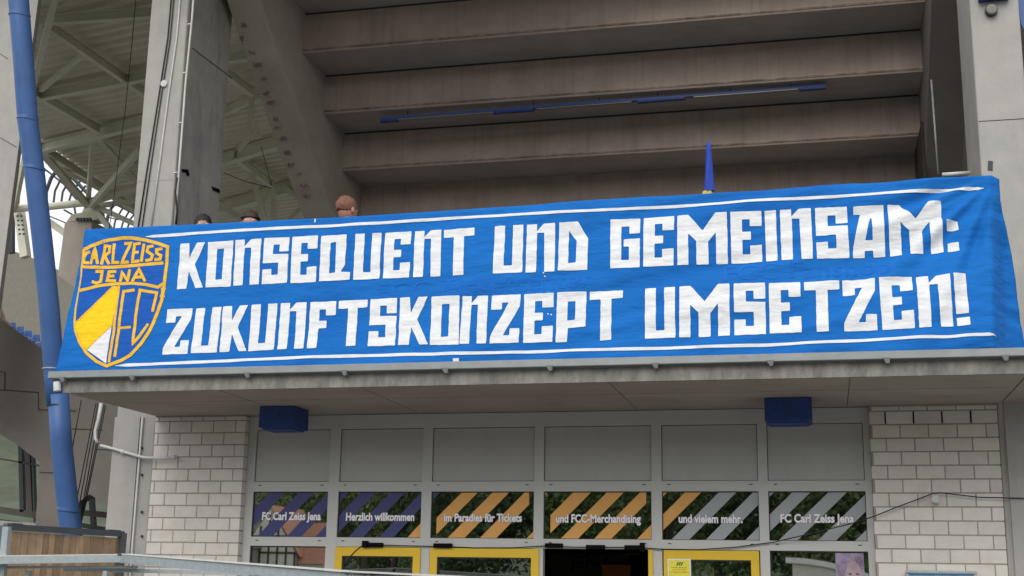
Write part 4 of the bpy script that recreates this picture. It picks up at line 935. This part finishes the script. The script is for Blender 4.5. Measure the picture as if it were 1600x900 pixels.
# poster in the last pane and the poster case on the pier
po = thing('window_poster', 'dark lilac poster with a pale face behind the last shop pane', 'poster', at(1330,890,Y=YF+.05))
a_ = at(1305,868,Y=YF-.004); c_ = at(1354,930,Y=YF-.004); MB().box(a_.x, c_.x-.01, YF-.005, YF-.002, 1.3, dT-.013).build('sheet', 'poster_lilac', po)
f_ = MB(); pc = at(1334,905,Y=YF-.006); f_.prism([(pc.x+.075*math.cos(t*math.pi/12), YF-.0055, pc.z+.16*math.sin(t*math.pi/12)) for t in range(24)], (0,-.001,0)); f_.build('face_print', 'poster_skin', po)
for dx in (-.03,.035): q = Vector((pc.x+dx, 0, at(1334,897,Y=YF).z)); MB().prism([(q.x+.016*math.cos(t*math.pi/6), YF-.0068, q.z+.007*math.sin(t*math.pi/6)) for t in range(12)], (0,-.0008,0)).build('eye_print', 'sign_ink', po)
pcs = thing('poster_case', 'silver framed blue poster case on the right brick pier', 'poster case', at(1470,895,Y=-.03))
a_ = at(1415,891,Y=-.04); c_ = at(1526,891,Y=-.04)
fr2 = MB(); fr2.box(a_.x, c_.x, -.05, -.002, a_.z-.03, a_.z).box(a_.x, a_.x+.03, -.05, -.002, 1.0, a_.z-.03).box(c_.x-.03, c_.x, -.05, -.002, 1.0, a_.z-.03).box(a_.x+.03, c_.x-.03, -.05, -.002, 1.0, 1.03); fr2.build('frame', 'galvanised', pcs, bevel=.008)
MB().box(a_.x+.031, c_.x-.031, -.03, -.003, 1.031, a_.z-.031).build('poster', 'poster_blue', pcs)

# ------------------------------------------------------------------ wooden fence and galvanised frame, lower left
fe = thing('wooden_fence', 'fence of upright brown boards with dark metal cap at the lower left', 'fence', at(100,860,Z=1.9))
ZF = 2.07
a_, c_ = at(8,823,Z=ZF), at(192,834.5,Z=ZF); dv = (c_-a_); L = dv.length; du = dv.normalized(); nn2 = Vector((du.y, -du.x, 0))
if nn2.y > 0: nn2 = -nn2
nb_ = 17; x = 0
ws = [rg.uniform(.8,1.25) for _ in range(nb_)]; tw = sum(ws)
me_cache = []
for i, w_ in enumerate(ws):
    ww = L*w_/tw; p0 = a_ + du*x; p1 = p0 + du*(ww-.006); off = nn2*rg.uniform(-.003,.003); x += ww
    P_ = [p0+off, p1+off, p1+off+nn2*-.022, p0+off+nn2*-.022]
    MB().prism([(q.x, q.y, .05) for q in P_], (0,0,ZF-.09)).build('board', 'wood', fe)
MB().bar(a_+Vector((0,0,.0)), c_+Vector((0,0,.0)), .05, .055).build('cap_rail', 'fence_metal', fe)
for s0, s1 in ((.03,.12),(.85,.96)): MB().bar(a_.lerp(c_, s0)+Vector((0,0,.03)), a_.lerp(c_, s1)+Vector((0,0,.03)), .056, .012).build('cap_joint', 'fence_metal', fe)
for q in (a_, c_): MB().box(q.x-.03, q.x+.03, q.y-.05, q.y+.03, 0, ZF+.01).build('post', 'fence_metal', fe)

gf = thing('galvanised_frame', 'galvanised steel frame with flat cover strip across the bottom left corner', 'steel frame', at(185,880,Y=-3.2))
K0 = at(190,873,Y=-3.2); KL = at(-40,876,Y=-3.6); KR = at(662,903.5,Y=-5.6); KR2 = at(900,920,Y=-6.4)
K0p = K0
MB().bar(KL, K0p, .06, .055).build('beam', 'galvanised', gf)
MB().bar(K0p+Vector((.02,0,0)), at(545,904,Y=-5.0), .06, .062).build('beam', 'galvanised', gf)
MB().bar(KL+Vector((0,.02,.032)), K0p+Vector((0,.02,.032)), .10, .008).build('cover_strip', 'pipe_white', gf)
MB().bar(K0p+Vector((.02,.02,.036)), at(545,896,Y=-5.0)+Vector((0,0,.012)), .10, .008).build('cover_strip', 'pipe_white', gf)
e0 = at(545,896,Y=-5.0); e1 = at(860,908,Y=-6.4)
MB().bar(e0+Vector((0,0,.012)), e1, .10, .008).build('cover_strip', 'pipe_white', gf)
for k in range(46):
    p = e0.lerp(e1, k/46)+Vector((0,-.02,-.02)); MB().box(p.x-.008, p.x+.008, p.y-.02, p.y+.01, p.z-.05, p.z+.012).build('rib', 'galvanised', gf)
L2 = at(6,887,Y=-3.5); MB().bar(at(-40,886.5,Y=-3.5), at(215,886,Y=-3.1), .05, .018).build('lower_rail', 'galvanised', gf)
for x_ in (45, 166):
    p = at(x_, 892, Y=-3.35); MB().box(p.x-.016, p.x+.016, p.y-.02, p.y+.02, .0, p.z).build('post', 'galvanised', gf)
p = at(4,800,Y=-3.0); 
MB().bar(at(100,889,Y=-3.2), at(545,900,Y=-2.6), .05, .03).build('rear_rail', 'galvanised', gf)
MB().box(at(2,900,Y=-3.45).x-.02, at(8,900,Y=-3.45).x, -3.47, -3.43, 0, at(5,823,Y=-3.45).z).build('post', 'galvanised', gf)
for q in range(9):
    p = at(183+q*2.9, 866.5+rg.uniform(-1,1), Y=-3.22); MB().box(p.x-.01, p.x+.012, p.y-.02, p.y+.02, p.z-.006, p.z+.006).build('dead_leaf', 'rust', gf)

# ------------------------------------------------------------------ street side, behind the camera (what the panes mirror)
TREE_ME = []
def tree_proto(seed, mt):
    rr = random.Random(seed); h, r = 10, 3.8; tb = MB(); tb.tube([(0,0,0),(rr.uniform(-.2,.2),0,h*.25),(rr.uniform(-.4,.4),0,h*.55),(0,0,h*.9)], [.22,.17,.1,.03], 8); b = MB()
    for c in range(17):
        a = rr.uniform(0, 6.28); q = Vector((math.cos(a)*r*rr.uniform(.2,.85), math.sin(a)*r*rr.uniform(.2,.85), h*rr.uniform(.22,.93))); cr = r*rr.uniform(.32,.5)
        tb.tube([(0,0,h*rr.uniform(.2,.5)), tuple(q)], [.07,.02], 6)
        for i in range(620):
            d = Vector((rr.gauss(0,1), rr.gauss(0,1), rr.gauss(0,.8))).normalized()*cr*rr.uniform(.5,1.08); p = q+d; s_ = rr.uniform(.07,.15)
            a = Vector((rr.gauss(0,1), rr.gauss(0,1), rr.gauss(0,1))).normalized(); c2 = a.cross(Vector((rr.gauss(0,1), rr.gauss(0,1), rr.gauss(0,1)))).normalized()
            b.add([p-a*s_, p+c2*s_*.7, p+a*s_, p-c2*s_*.7], [(0,1,2,3)])
    return tb.mesh('trunk', 'bark'), b.mesh('crown', mt)
for k in range(3): TREE_ME.append(tree_proto(40+k, 'leaf_dark' if k == 1 else 'leaf'))
def leafy(name, label, x, y, h, r, v, turn):
    t = thing(name, label, 'tree', (x, y, 0), 'leafy trees across the street')
    for me in TREE_ME[v]:
        o = bpy.data.objects.new(me.name, me); COL.objects.link(o); o.parent = t; o.scale = (r/3.8, r/3.8, h/10); o.rotation_euler.z = turn
TR = [(-13.5,-48,10,3.6),(-9,-45,10,3.8),(-4.5,-47,11,4),(0,-44,9.5,3.8),(4,-46,11.5,4),(8,-44,10,3.9),(12,-46,12,4),(18,-43,10,4),(25,-46,11,4),(-42,-150,20,7),(-52,-155,22,8),(-60,-150,20,8),(-34,-150,22,8),(-24,-160,24,9),(-12,-150,22,9),(0,-72,15,6),(9,-74,16,6),(19,-72,15,6),(-48,-140,20,8),(30,-70,14,6),(-6,-70,13,5),(-3,-110,20,8)]
for i, (x, y, h, r) in enumerate(TR): leafy('deciduous_tree', 'leafy green tree across the street, mirrored in the shop panes', x, y, h, r, i % 3, i*1.3)
ho = thing('timbered_house', 'half timbered house with red tiled roof, mirrored in the first shop pane', 'house', (-49,-120,0))
hx, hy = -49, -126
MB().box(hx-5, hx+1.2, hy, hy+8, 0, 4.6).prism([(hx-5,hy+8,4.6),(hx+1.2,hy+8,4.6),(hx-1.9,hy+8,9.2)], (0,-8,0)).build('wall', 'plaster', ho)
MB().add([(hx+1.8,hy+8.3,4.2),(hx-1.9,hy+8.3,9.6),(hx-1.9,hy-1,9.6),(hx+1.8,hy-1,4.2)], [(0,1,2,3)]).build('roof', 'roof_tile', ho)
MB().box(hx+1.3, hx+4.2, hy+2, hy+7.5, 0, 3.6).build('wall', 'plaster', ho)
MB().prism([(hx+1,hy+7.9,3.5),(hx+4.8,hy+7.9,3.5),(hx+4.2,hy+4.5,7.9),(hx+1,hy+4.5,7.9)], (0,-.2,0)).build('roof', 'roof_tile', ho)
for k in range(7): MB().box(hx-5+k*1.0, hx-4.8+k*1.0, hy+8, hy+8.06, 0, min(4.6+ (k if k<4 else 6-k)*1.4, 9)).build('timber', 'timber', ho)
for z in (2.2,4.5,6.2): MB().box(hx-5+max(0,(z-4.6)*.7), hx+1.2-max(0,(z-4.6)*.7), hy+8.01, hy+8.07, z, z+.2).build('timber', 'timber', ho)
ga = thing('garage', 'low beige garage in front of the timbered house, mirrored in the first pane', 'garage', (-55,-116,0)); MB().box(-63,-52,-120,-116,0,5.0).build('wall', 'garage', ga); MB().box(-63.3,-51.7,-120.3,-115.7,5.0,5.3).build('roof', 'gutter', ga)
gb = thing('concrete_shelter', 'pale curved concrete shelter across the street, mirrored in the last pane', 'shelter', (6.5,-26,0)); b = MB()
b.prism([(5.6+t*.35, -30, 2.45-.012*t*t) for t in range(0, 13)]+[(9.8,-30,0),(5.6,-30,0)], (0,-.4,0)); b.build('wall', 'plaster', gb)
b = MB(); b.prism([(5.4+t*.4, -29.9, 2.62-.012*t*t) for t in range(0, 13)]+[(5.4+t*.4, -29.9, 2.45-.012*t*t) for t in range(12, -1, -1)], (0,-.8,0)); b.build('roof_edge', 'sign_white', gb)
print('objects', len(bpy.data.objects))
